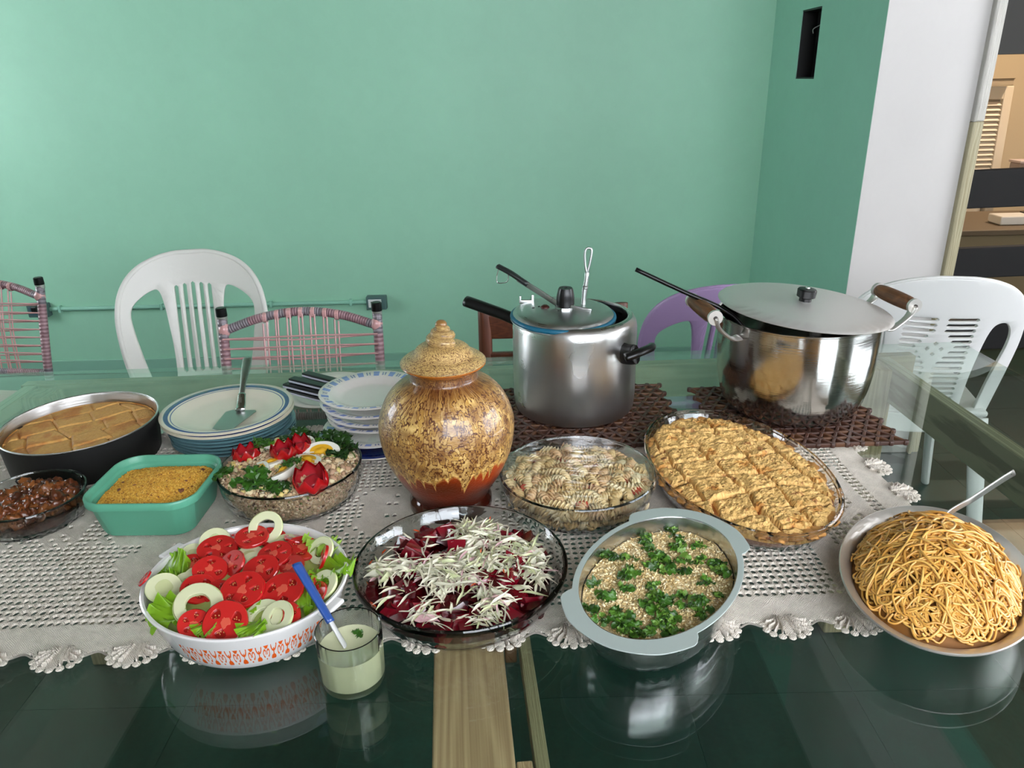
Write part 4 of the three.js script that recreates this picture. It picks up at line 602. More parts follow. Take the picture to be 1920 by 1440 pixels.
  [[-0.425, -0.78, 0.9, 1, 0.4, 'bright green lettuce leaf at the left rim of the white dish'], [-0.4, -0.692, 2.2, 0.9, 0.2, 'lettuce leaf at the front left rim beside the cucumber ring'], [-0.242, -0.832, 0.4, 1.0, -0.4, 'pale lettuce leaf curling up at the back right'], [-0.222, -0.762, 1.9, 1.0, -0.3, 'frilly lettuce leaf overhanging the right rim'], [-0.252, -0.707, 1.2, 0.85, -0.1, 'frilly lettuce leaf beside the blue spoon'], [-0.293, -0.662, 0.2, 0.7, 0, 'small lettuce frill at the front rim'], [-0.347, -0.668, 0.3, 0.6, 0, 'small lettuce frill under the front tomatoes'], [-0.424, -0.752, 1.3, 0.7, 0.4, 'small lettuce leaf at the left end of the dish'], [-0.236, -0.748, 0.4, 0.8, -0.4, 'lettuce leaf behind the blue spoon at the right rim'], [-0.31, -0.7, 2.6, 0.7, 0, 'lettuce frill between the largest front tomato and the cucumber arc']].forEach(([px, pz, ry, s, rz, L], k) => {
    const m = obj('lettuce_leaf', LG[k % 3], LM[k === 2 ? 1 : 0], null, [seat(px, pz, k === 3 ? 0.95 : 0.84)[0], onCloth + 0.054, seat(px, pz, 0.84)[1]], [0.15, ry, rz]); m.scale.setScalar(s * 0.9); tag(m, L, 'lettuce', 'lettuce leaves in the white dish');
  });
}
// -- mixed grain salad with egg and tomato flowers, in a glass bowl --
const GRAINS = (name, n, fn, geo, mat, parent) => { const ms = [], cs = []; for (let k = 0; k < n; k++) { const q = fn(k); ms.push(q[0]); cs.push(q[1]); } return instanced(name, geo, mat, ms, cs, parent); };
{
  const x = -0.3539, z = -1.0685, R = 0.1115, h = 0.0585;
  const b = thing('glass_bowl', 'clear round glass bowl of grain salad with egg and tomato flowers', 'bowl', [x, onCloth, z]);
  obj('bowl', glassBowl(R, h, 0.094, 0.0038), GLASS_CLEAR, b);
  const s = new THREE.Group(); s.name = 'grain_salad'; s.position.set(x, onCloth, z); scene.add(s); s.userData = { label: 'beige grain salad with chopped bits filling the round glass bowl', category: 'salad', kind: 'stuff' };
  const Y = (a, c) => 0.0635 - 0.013 * (Math.hypot(a, c) / 0.105) ** 2 + 0.004 * noise(a * 50, c * 50, 5), r = mulberry(31);
  obj('salad_core', [moundGeo(0.1035, 0.1035, (a, c) => Y(a, c) - 0.003, 18, 56), lathe([[0.0875, 0.0062], [0.093, 0.012], [0.1, 0.03], [0.1035, 0.048]], 56)], std(0xb09a78, 0.8), s);
  const PAL = [0xd8c3a0, 0xc9ad86, 0xb6946f, 0xdfcdb0, 0xa08060, 0xcfb592], pick = () => { const u = r(); return u < 0.07 ? jitter(0x5a3524, r, 0.2) : u < 0.13 ? jitter(0x6f7d34, r, 0.2) : u < 0.2 ? jitter(0xd0a58a, r, 0.1) : jitter(PAL[Math.floor(r() * 6)], r, 0.12); };
  const gm = std(0xffffff, 0.6);
  GRAINS('grain', 5200, () => { const a = r() * 6.283, q = Math.sqrt(r()) * 0.1035, px = Math.cos(a) * q, pz = Math.sin(a) * q; return [M4(px, Y(px, pz) - 0.001 + 0.002 * r(), pz, r() * 6, r() * 6, r() * 6, 0.55 + 0.9 * r() * r()), pick()]; }, blob(0.0026, 1, 0.3, 1.5, 3, 1, 0.8, 0.9), gm, s);
  GRAINS('grain', 5200, () => { const a = r() * 6.283, t = r(), q = mix(0.0885, 0.1045, Math.pow(t, 0.7)); return [M4(Math.cos(a) * q, mix(0.009, 0.05, t), Math.sin(a) * q, r() * 6, r() * 6, r() * 6, 0.5 + 0.9 * r() * r()), pick()]; }, blob(0.0024, 1, 0.3, 1.5, 6, 1, 0.8, 0.9), gm, s);
  GRAINS('lump', 240, () => { const a = r() * 6.283, q = Math.sqrt(r()) * 0.1, px = Math.cos(a) * q, pz = Math.sin(a) * q; return [M4(px, Y(px, pz) + 0.001, pz, r() * 6, r() * 6, r() * 6, 0.8 + 0.6 * r()), jitter([0xd8c8a2, 0xc9ad86, 0xd6c27a, 0xb08d70][Math.floor(r() * 4)], r, 0.1)]; }, blob(0.005, 2, 0.35, 1.6, 3, 1, 0.75, 0.9), gm, s);
  // tomato flowers: a cut cup with pointed petals
  const rose = (seed) => {
    const pos = [], idx = [], uv = [], nu = 84, nv = 12; for (let j = 0; j <= nv; j++) for (let i = 0; i <= nu; i++) { const t = j / nv, a = i / nu * 6.283, pet = Math.abs(((i / nu * 7 + seed * 0.13) % 1) - 0.5) * 2, top = 0.022 + 0.015 * (1 - pet), rr = 0.0262 * Math.pow(Math.sin(Math.PI * (0.08 + 0.56 * t)), 0.6) * (1 - 0.10 * t * t * (1 - pet)) * (1 + 0.05 * noise(a, t * 3, seed)); pos.push(Math.cos(a) * rr, t * top, Math.sin(a) * rr); uv.push(i / nu, t); }
    for (let j = 0; j < nv; j++) for (let i = 0; i < nu; i++) { const p = j * (nu + 1) + i, q = p + nu + 1; idx.push(p, q, p + 1, q, q + 1, p + 1); } return geom(pos, idx, uv);
  };
  const RS = phys(0xa90e14, 0.2, { clearcoat: 0.6 }), RI = phys(0xa8202a, 0.3, { clearcoat: 0.3 });
  [[-0.43, -1.094, 0.84, 0.0, 'tomato cut into a flower at the left back of the grain salad'], [-0.365, -1.083, 0.82, 0.1, 'tomato flower in the middle of the grain salad'], [-0.346, -1.106, 0.78, 0.2, 'tomato flower behind the middle one in the grain salad'], [-0.302, -0.999, 1.06, 0.25, 'largest tomato flower at the front of the grain salad']].forEach(([px, pz, sc, tl, L], k) => {
    const g = thing('tomato_flower', L, 'tomato', [px, onCloth + Y(px - x, pz - z) - 0.006, pz + 0.002], k * 1.3, 'tomato flowers on the grain salad'); g.scale.setScalar(sc); g.rotation.x = tl;
    obj('skin_cup', rose(k * 3 + 1), RS, g); const inn = rose(k * 3 + 1); inn.scale(0.86, 0.9, 0.86); obj('inner_flesh', inn, RI, g, [0, 0.001, 0]); obj('heart', blob(0.0125, 3, 0.3, 2, k + 2, 1, 0.8, 1), RI, g, [0, 0.012, 0]);
  });
  // egg wedges
  const WH = phys(0xe6e4d8, 0.25, { clearcoat: 0.3 }), YO = std(0xd9a417, 0.75);
  const PH = 1.75, ell = [0.0165, 0.025], eggShell = (k, y) => { const g = new THREE.SphereGeometry(1, 20, 18, -PH / 2, PH); g.scale(ell[0] * k, ell[1] * y, ell[0] * k); return g; };
  const eggFace = (k, y, side, lift) => { const pos = [], idx = [], uv = [], n = 20, a = Math.PI - side * PH / 2, c = Math.cos(a), d = Math.sin(a), nx = -side * -d, nz = side * c; for (let i = 0; i <= n; i++) { const t = i / n * Math.PI, rr = Math.sin(t) * ell[0] * k, yy = Math.cos(t) * ell[1] * y; pos.push(lift * d * side, yy, -lift * c * side, c * rr + lift * d * side, yy, d * rr - lift * c * side); uv.push(0, 0, 1, 1); } for (let i = 0; i < n; i++) { const q = i * 2; idx.push(q, q + 1, q + 2, q + 1, q + 3, q + 2); } return geom(pos, idx, uv); };
  const whiteG = joined([eggShell(1, 1), eggFace(1, 1, 1, 0), eggFace(1, 1, -1, 0)].map((g) => g.rotateY(Math.PI / 2).rotateZ(Math.PI / 2)));
  const yolkG = joined([eggFace(0.66, 0.62, 1, 0.0012), eggFace(0.66, 0.62, -1, 0.0012), blob(0.0085, 3, 0.35, 3, 4, 0.7, 1.25, 0.7).translate(-0.003, 0, 0)].map((g) => g.rotateY(Math.PI / 2).rotateZ(Math.PI / 2)));
  [[-0.392, -1.033, 2.0, 0.5, 0.9, 'egg wedge with white to the left at the front of the grain salad'], [-0.381, -1.058, 0.7, 0.8, 0.8, 'egg piece with a large yolk near the middle of the salad'], [-0.354, -1.026, 1.2, 0.55, 0.95, 'egg wedge pointing to the front beside the big tomato flower'], [-0.323, -1.06, 2.7, 0.9, 0.85, 'egg wedge with yolk behind the big tomato flower'], [-0.308, -1.088, 3.3, 0.35, 1.05, 'long white egg wedge at the right of the grain salad'], [-0.388, -1.118, 0.5, 0.4, 0.75, 'egg wedge behind the middle tomato flower'], [-0.342, -1.122, 2.4, 0.5, 0.75, 'egg wedge at the back of the grain salad']].forEach(([px, pz, ry, rx, sc, L], k) => {
    const g = thing('egg_wedge', L, 'egg', [px, onCloth + Y(px - x, pz - z) + 0.008, pz], ry, 'boiled egg wedges on the grain salad'); g.scale.setScalar(sc * 1.12); g.rotation.set(rx, ry, 0, 'YXZ');
    obj('egg_white', whiteG, WH, g); obj('yolk', yolkG, YO, g);
  });
  const PG = [1, 4, 7].map((q) => parsGeo(0.02, q));
  const PA = [[-0.371, -1.160, 1.5, 1, 'dark parsley sprig at the back rim of the grain salad'], [-0.405, -1.110, 1.3, 2, 'pale parsley sprig beside the left tomato flower'], [-0.446, -1.038, 1.2, 0, 'parsley sprig at the left rim of the grain salad'], [-0.398, -1.006, 1.7, 0, 'parsley sprig with a stem at the front left of the grain salad'], [-0.366, -0.982, 1.5, 0, 'parsley sprig at the front rim of the grain salad'], [-0.341, -1.045, 1.1, 0, 'parsley sprig between egg and big tomato flower'], [-0.315, -1.147, 1.4, 1, 'parsley sprig at the back right rim of the grain salad'], [-0.284, -1.082, 1.2, 1, 'flat parsley sprig under the long egg wedge'], [-0.268, -1.107, 1.3, 1, 'parsley sprig at the right rim of the grain salad'], [-0.348, -0.988, 0.9, 1, 'small parsley sprig beside the big tomato flower'], [-0.330, -1.126, 1.1, 2, 'pale parsley sprig behind the tomato flowers'], [-0.340, -1.148, 1.3, 1, 'parsley sprig behind the back egg wedge'], [-0.292, -1.128, 1.4, 1, 'dark parsley sprig right of the back egg wedge'], [-0.415, -1.128, 1.1, 0, 'parsley sprig behind the left tomato flower']];
  PA.forEach(([px, pz, sc, mi, L], k) => { const g = thing('parsley_sprig', L, 'parsley', [px, onCloth + Y(px - x, pz - z) + 0.003, pz], k * 2.1, 'parsley sprigs on the grain salad'); g.scale.setScalar(sc * 0.85); obj('leaf', PG[k % 3], [PARSLEY, PARSLEY_DARK, PARSLEY_LIGHT][mi], g); obj('leaf', PG[(k + 1) % 3], [PARSLEY, PARSLEY_DARK, PARSLEY][mi], g, [0.004, 0.002, 0.003], [0.3, 2.2, 0.2]); obj('stem', tube([[0, 0.002, 0], [0.006, 0.004, -0.012], [0.012, 0.001, -0.02]], 0.0006, 10, 5), PARSLEY_LIGHT, g); });
}
// -- green box of toasted meal --
{
  const x = -0.5448, z = -1.016, W = 0.168, D = 0.155, HH = 0.0655, rad = 0.038;
  const rr = (w, d, rd) => { const s = new THREE.Shape(), a = w / 2, b = d / 2; s.moveTo(-a + rd, -b); s.lineTo(a - rd, -b); s.absarc(a - rd, -b + rd, rd, -Math.PI / 2, 0); s.lineTo(a, b - rd); s.absarc(a - rd, b - rd, rd, 0, Math.PI / 2); s.lineTo(-a + rd, b); s.absarc(-a + rd, b - rd, rd, Math.PI / 2, Math.PI); s.lineTo(-a, -b + rd); s.absarc(-a + rd, -b + rd, rd, Math.PI, Math.PI * 1.5); return s.getSpacedPoints(120).slice(0, -1); };
  const loft = (rings) => { const pos = [], idx = [], uv = [], n = 120; rings.forEach(([w, d, rd, y], k) => rr(w, d, rd).forEach((p, i) => { pos.push(p.x, y, p.y); uv.push(i / n * 4, y * 10); })); for (let k = 0; k < rings.length - 1; k++) for (let i = 0; i < n; i++) { const a = k * n + i, b = k * n + (i + 1) % n; idx.push(a, a + n, b, b, a + n, b + n); } return toCreasedNormals(geom(pos, idx, uv), 0.5); };
  const c = thing('food_box', 'sea green plastic box holding toasted yellow meal', 'container', [x, onCloth, z], -0.02);
  const GP = phys(0x5aa286, 0.4, { bumpMap: rep(nFine, 4, 4), bumpScale: 0.00006 });
  const t = 0.0028, S = (o, y) => [W - o, D - o, rad - o * 0.4, y];
  obj('tray', loft([[0.02, 0.02, 0.008, 0], [W - 0.046, D - 0.046, 0.026, 0], S(0.034, 0.003), S(0.028, 0.01), S(0.011, 0.0515), S(0.0095, 0.0525), S(0.0, 0.0535), S(-0.001, 0.0545), S(-0.001, 0.0635), S(0.001, 0.0655), S(0.006, 0.0655), S(0.0085, 0.0635), S(0.0105, 0.056), S(0.0165, 0.053), S(0.034, 0.01), S(0.045, 0.005), [0.02, 0.02, 0.008, 0.005]]), GP, c);
  const s = new THREE.Group(); s.name = 'toasted_meal'; s.position.set(x, onCloth, z); scene.add(s); s.userData = { label: 'coarse golden toasted meal filling the sea green box', category: 'toasted meal', kind: 'stuff' };
  const r = mulberry(41), a = (W - 0.02) / 2, b = (D - 0.02) / 2, Y = (px, pz) => 0.046 + 0.0155 * (1 - Math.pow(Math.abs(px / a), 2.5)) * (1 - Math.pow(Math.abs(pz / b), 2.5)) * (0.8 + 0.35 * px / a - 0.25 * pz / b) + 0.0015 * noise(px * 60, pz * 60, 3);
  const sup = (t0, q) => { const ct = Math.cos(t0), st = Math.sin(t0), m = Math.pow(Math.pow(Math.abs(ct), 4.5) + Math.pow(Math.abs(st), 4.5), -1 / 4.5); return [a * 0.985 * m * ct * q, b * 0.985 * m * st * q]; };
  const pos = [0, Y(0, 0) - 0.001, 0], idx = [], n = 64, rg = 16; for (let i = 1; i <= rg; i++) for (let j = 0; j < n; j++) { const [px, pz] = sup(j / n * 6.2832, i / rg); pos.push(px, Y(px, pz) - 0.001, pz); } for (let j = 0; j < n; j++) idx.push(0, 1 + (j + 1) % n, 1 + j); for (let i = 0; i < rg - 1; i++) for (let j = 0; j < n; j++) { const p = 1 + i * n + j, q = 1 + i * n + (j + 1) % n; idx.push(p, q, p + n, q, q + n, p + n); }
  obj('meal_core', geom(pos, idx), std(0xa4741f, 0.9), s);
  GRAINS('meal_grain', 13000, () => { const [px, pz] = sup(r() * 6.283, Math.sqrt(r())); return [M4(px, Y(px, pz) - 0.0004 + 0.0012 * r(), pz, r() * 6, r() * 6, r() * 6, 0.6 + 0.7 * r()), r() < 0.03 ? jitter(0x7a4a18, r, 0.2) : jitter([0xd3a13a, 0xc4902c, 0xdcb04e, 0xb98227][Math.floor(r() * 4)], r, 0.12)]; }, blob(0.0014, 1, 0.2, 2, 3, 1.3, 0.8, 0.8), std(0xffffff, 0.75), s);
  GRAINS('meal_fleck', 14, (k) => { const [px, pz] = k < 6 ? [-0.062 + 0.012 * r(), 0.052 + 0.01 * r()] : sup(r() * 6.283, Math.sqrt(r())); return [M4(px, Y(px, pz) + 0.001, pz, r() * 6, r() * 6, r() * 6, 0.6 + r()), jitter(0x6a3a22, r, 0.2)]; }, blob(0.003, 2, 0.3, 2, 3, 1.3, 0.7, 0.8), std(0xffffff, 0.6), s);
}
// -- stewed meat in a small glass dish --
{
  const x = -0.74, z = -1.013, R = 0.08;
  const b = thing('small_glass_dish', 'small clear glass dish of brown stewed meat at the left edge', 'dish', [x, onCloth, z]);
  obj('bowl', glassBowl(R, 0.045, 0.066, 0.004), GLASS_GREY, b);
  const s = new THREE.Group(); s.name = 'stewed_meat'; s.position.set(x, onCloth, z); scene.add(s); s.userData = { label: 'brown stewed meat chunks in sauce in the small glass dish', category: 'stew', kind: 'stuff' };
  obj('sauce', [moundGeo(0.069, 0.069, (a, c) => 0.024 - 0.004 * Math.hypot(a, c) / 0.07 + 0.003 * noise(a * 60, c * 60), 14, 48), lathe([[0.06, 0.006], [0.065, 0.01], [0.07, 0.0225]], 48)], phys(0x4a1e0c, 0.25, { clearcoat: 0.6 }), s);
  const r = mulberry(51);
  [3, 9, 17].forEach((sd) => GRAINS('meat_chunk', 48, () => { const a = r() * 6.283, q = Math.sqrt(r()) * 0.06; return [M4(Math.cos(a) * q, 0.028 + 0.017 * (1 - (q / 0.06) ** 2) * (0.4 + 0.6 * r()), Math.sin(a) * q, r() * 6, r() * 6, r() * 6, 0.6 + 0.7 * r()), jitter([0x5c2c12, 0x6f3a18, 0x46200d, 0x7d4820][Math.floor(r() * 4)], r, 0.15)]; }, blob(0.009, 3, 0.9, 2.4, sd, 1.2, 0.8, 0.9), phys(0xffffff, 0.36, { clearcoat: 0.4 }), s));
}
// pieces cut from a baked tray: each cell of a slanted grid clipped by an oval, with its own bumpy crust
function cutPieces(parent, name, a, b, ang, cw, ch, top, mat, seed, gap, floorY, warp = 0.002, n = 13) {
  const c = Math.cos(ang), s = Math.sin(ang), list = [], inside = (x, z) => (x / a) ** 2 + (z / b) ** 2;
  const clip = (x, z) => { const q = Math.sqrt(inside(x, z)); return q > 1 ? [x / q, z / q] : [x, z]; };
  const m = Math.ceil(Math.max(a, b) / Math.min(cw, ch)) + 1;
  for (let i = -m; i <= m; i++) for (let j = -m; j <= m; j++) {
    const pos = [], idx = [], uv = []; let cnt = 0;
    for (let p = 0; p <= n; p++) for (let q = 0; q <= n; q++) {
      const u = p / n, v = q / n, eu = (i + u - 0.5) * cw + warp * noise(i + u, j * 3 + v, seed), ev = (j + v - 0.5) * ch + warp * noise(i * 2 + u, j + v, seed + 5);
      let x = c * eu - s * ev, z = s * eu + c * ev; if (inside(x, z) <= 1) cnt++;
      [x, z] = clip(x, z); const w = Math.min(u, 1 - u) * cw, h = Math.min(v, 1 - v) * ch, e = Math.min(w, h), edge = 1 - sstep(0, gap * (1 + 0.6 * noise(i * 5 + u * 4, j * 7 + v * 4, seed)), e);
      pos.push(x, e < 1e-6 ? floorY : top(x, z) * (1 - 0.0) - edge * (top(x, z) - floorY) * 0.42 + 0.0015 * noise(i * 3.7, j * 5.1, seed), z); uv.push(x, z);
    }
    if (cnt < n) continue;
    for (let p = 0; p < n; p++) for (let q = 0; q < n; q++) { const k = p * (n + 1) + q; idx.push(k, k + 1, k + n + 1, k + 1, k + n + 2, k + n + 1); }
    list.push(obj(name, geom(pos, idx, uv), mat, parent));
  }
  return list;
}
// -- savoury pie in an oval glass dish --
{
  const x = 0.3509, z = -1.0581, ang = 9.2 * D2R, A = 0.1335, B = 0.209, HH = 0.047;
  const d = thing('oval_glass_dish', 'large oval clear glass baking dish with golden pie cut in squares', 'dish', [x, onCloth, z], ang);
  const o = [[0.86, 0.001], [0.9, 0.008], [0.95, 0.024], [0.985, 0.04]], th = 0.033;
  const g = lathe([[0, 0], [0.83, 0], ...o, [1.0, 0.0445], [1.001, 0.0462], [0.992, 0.0472], [0.975, 0.0465], [0.966, 0.044], ...[...o].reverse().map(([r, y]) => [r - th, y + 0.003]), [0.8, 0.0045], [0, 0.0045]], 128, 0.5).scale(A, 1, B); g.computeVertexNormals();
  obj('dish_body', toCreasedNormals(g, 0.5), GLASS_CLEAR, d);
  const p = thing('savoury_pie', 'golden crumbly pie cut into squares in the large oval dish', 'pie', [x, onCloth, z], ang);
  const a = A * 0.925, b = B * 0.935, Y = (px, pz) => { const q = (px / a) ** 2 + (pz / b) ** 2, f = fbm(px * 70, pz * 70, 3, 3); return 0.040 - 0.004 * q * q + 0.003 * Math.max(0, f + 0.35) + 0.0036 * Math.abs(noise(px * 110, pz * 110, 7)) + 0.0024 * Math.abs(noise(px * 260, pz * 260, 17)) - 0.006 * sstep(0.88, 1.0, q) + 0.006 * Math.exp(-(((px + 0.06) ** 2 + (pz + 0.13) ** 2) / 0.0018)); };
  const crust = tex(512, 512, (u, v) => { const n = pfbm(u, v, 8, 4, 61), m = pfbm(u, v, 40, 3, 62), k = sstep(0.12, 0.5, n); const c = [mix(0.85, 0.76, k) + m * 0.06, mix(0.685, 0.525, k) + m * 0.06, mix(0.41, 0.24, k) + m * 0.045]; const sp = 0.5 * sstep(0.74, 0.82, pnoise(u * 30, v * 30, 30, 9)); return [mix(c[0], 0.45, sp), mix(c[1], 0.22, sp), mix(c[2], 0.08, sp)]; });
  const CM = std(0xffffff, 0.72, { map: rep(crust, 6, 6), bumpMap: rep(nFine, 12, 12), bumpScale: 0.003 });
  const fill = lathe([[0, 0.006], [0.86, 0.006], [0.91, 0.016], [0.955, 0.033], [0.94, 0.034], [0, 0.03]], 96, 0.5).scale(A * 0.965, 1, B * 0.965); fill.computeVertexNormals();
  obj('filling', fill, phys(0x9c5a26, 0.35, { map: tex(256, 64, (u, v) => { const n = pfbm(u, v, 16, 4, 66); return [0.95 + 0.25 * n, 0.93 + 0.35 * n, 0.9 + 0.5 * n]; }), clearcoat: 0.3 }), p);
  cutPieces(p, 'crust_piece', a, b, -0.06, 0.058, 0.052, Y, CM, 71, 0.004, 0.0255, 0.0095, 24);
  const rim = moundGeo(1, 1, () => 0, 2, 96); rim.dispose();
  const edge = std(0xb98444, 0.7, { bumpMap: rep(nFine, 10, 10), bumpScale: 0.002 }), lumps = [], r = mulberry(72);
  for (let k = 0; k < 64; k++) { const t = k / 64 * 6.283 + 0.05 * r(); if (r() < 0.7) lumps.push(blob(0.005 + 0.004 * r(), 2, 0.6, 2, k, 1.3, 0.6, 1.3).translate(Math.cos(t) * a * 0.985, 0.0325 + 0.003 * r(), Math.sin(t) * b * 0.99)); }
  const e = obj('browned_edge', lumps, edge, p); e.userData.label = 'darker browned rim of the crust';
}
// -- pasta salad under cling film --
{
  const x = 0.098, z = -1.0346, R = 0.1203, h = 0.053;
  const b = thing('pasta_bowl', 'clear round glass bowl of spiral pasta covered with cling film', 'bowl', [x, onCloth, z]);
  obj('bowl', glassBowl(R, h, 0.098, 0.004), GLASS_CLEAR, b);
  const Y = (px, pz) => 0.046 - 0.012 * (Math.hypot(px, pz) / 0.108) ** 2, r = mulberry(81);
  const core = obj('pasta_dressing', [moundGeo(0.104, 0.104, (a, c) => Y(a, c) - 0.014, 12, 48), lathe([[0.09, 0.0065], [0.097, 0.014], [0.104, 0.03]], 48)], std(0x8a6844, 0.55), null, [x, onCloth, z]);
  tag(core, 'creamy dressing under the spiral pasta in the film covered bowl', 'dressing');
  const fus = (L, seed) => { const pos = [], idx = [], uv = [], n = 60, tw = 6.4 * Math.PI; const prof = []; for (let k = 0; k < 12; k++) { const a = k / 12 * 6.283; prof.push([a, 0.0014 + 0.0068 * Math.pow(Math.abs(Math.cos(a)), 4)]); } for (let i = 0; i <= n; i++) { const t = i / n, bend = 0.004 * Math.sin(t * Math.PI); prof.forEach(([a, q]) => { const aa = a + t * tw + seed; pos.push((t - 0.5) * L, Math.sin(aa) * q * 1.0 + bend, Math.cos(aa) * q); uv.push(t, a); }); } for (let i = 0; i < n; i++) for (let k = 0; k < 12; k++) { const p = i * 12 + k, q = i * 12 + (k + 1) % 12; idx.push(p, q, p + 12, q, q + 12, p + 12); } for (const e of [0, n]) { const k = pos.length / 3; pos.push((e / n - 0.5) * L, 0, 0); uv.push(0, 0); for (let j = 0; j < 12; j++) { const p = e * 12 + j, q = e * 12 + (j + 1) % 12; e ? idx.push(p, k, q) : idx.push(p, q, k); } } return geom(pos, idx, uv); };
  const FG = [fus(0.036, 0), fus(0.031, 1.5), fus(0.04, 3)], FM = [0xe4cb98, 0xdabb84, 0xe9d6ac, 0xd8b284].map((c) => std(c, 0.42));
  let first; const spots = [];
  for (let k = 0; k < 125; k++) { const a = k * 2.39996, q = Math.sqrt((k + 0.5) / 125) * 0.095; spots.push([Math.cos(a) * q, Y(Math.cos(a) * q, Math.sin(a) * q) - 0.003 + 0.004 * r(), Math.sin(a) * q, r() * 6.28, (r() - 0.5) * 0.7]); }
  for (let k = 0; k < 84; k++) { const t = k / 84 * 6.283 + 0.04 * r(), lv = k % 2; spots.push([Math.cos(t) * (lv ? 0.103 : 0.0965), lv ? 0.031 : 0.0155, Math.sin(t) * (lv ? 0.103 : 0.0965), -t + 1.57 + (r() - 0.5) * 1.4, (r() - 0.5) * 0.8]); }
  spots.forEach(([px, py, pz, ry, rz], k) => {
    let m; if (!first) { m = first = obj('spiral_pasta', FG[0], FM[0]); tag(m, 'cream coloured spiral pasta piece in the glass bowl under cling film', 'pasta', 'spiral pasta in the film covered bowl'); } else { m = first.clone(); m.name = numbered('spiral_pasta'); m.geometry = FG[k % 3]; m.material = FM[Math.floor(r() * 4)]; m.userData = { ...first.userData }; scene.add(m); }
    m.position.set(x + px, onCloth + py, z + pz); m.rotation.set(0, ry, rz, 'YXZ');
  });
  const RB = phys(0xa8412c, 0.4), rb = blob(0.007, 2, 0.4, 2, 3, 1.3, 0.5, 1);
  [[0.07, 0.03], [-0.08, 0.035], [-0.02, -0.04], [0.03, -0.01], [0.085, 0.045], [-0.06, -0.03], [0.02, 0.05], [-0.09, 0.0], [0.05, -0.06], [0.0, 0.085]].forEach(([px, pz], k) => { const m = obj('tomato_bit', rb, RB, null, [x + px, onCloth + Y(px, pz) + 0.003, z + pz], [r(), r() * 6, 0]); tag(m, 'small red tomato bit among the spiral pasta', 'tomato', 'tomato bits in the pasta salad'); });
  // cling film stretched over the rim, with fine pulled creases
  const cre = tex(512, 512, (u, v) => { const w = u * 0.97 + v * 0.24; const a = pnoise(w * 4, v * 56 - u * 12, 64, 2); return 0.5 + 0.32 * (1 - Math.abs(a)) ** 6 + 0.2 * pnoise(u * 6, v * 40, 40, 8) + 0.12 * pfbm(u, v, 8, 3, 5); }, false);
  const film = moundGeo(R - 0.0008, R - 0.0008, (px, pz) => { const q = Math.hypot(px, pz) / R, f = noise((px * 0.24 - pz) * 60, px * 10, 4), cr = Math.pow(1 - Math.abs(f), 5); return h + 0.0012 + 0.0065 * (1 - q * q) - (q > 0.985 ? 0.0015 : 0) + (1 - q ** 6) * (0.0016 * cr + 0.0007 * noise(px * 50, pz * 130, 2)); }, 40, 96);
  { const p = film.attributes.position, uv = film.attributes.uv; for (let i = 0; i < p.count; i++) uv.setXY(i, p.getX(i) / 0.24 + 0.5, p.getZ(i) / 0.24 + 0.5); }
  const skirt = lathe([[R - 0.0008, h + 0.0002], [R + 0.0009, h - 0.0012], [R + 0.0005, h - 0.012], [R - 0.004, h - 0.024]], 96);
  const c = thing('cling_film', 'clear creased cling film stretched over the pasta bowl', 'cling film', [x, onCloth, z]);
  obj('film', film, phys(0xf6f8f8, 0.05, { transmission: 1, thickness: 0, ior: 1.4, bumpMap: cre, bumpScale: 0.0013 }), c); obj('film_skirt', skirt, phys(0xf4f8fb, 0.08, { transmission: 1, thickness: 0, ior: 1.4 }), c);
}
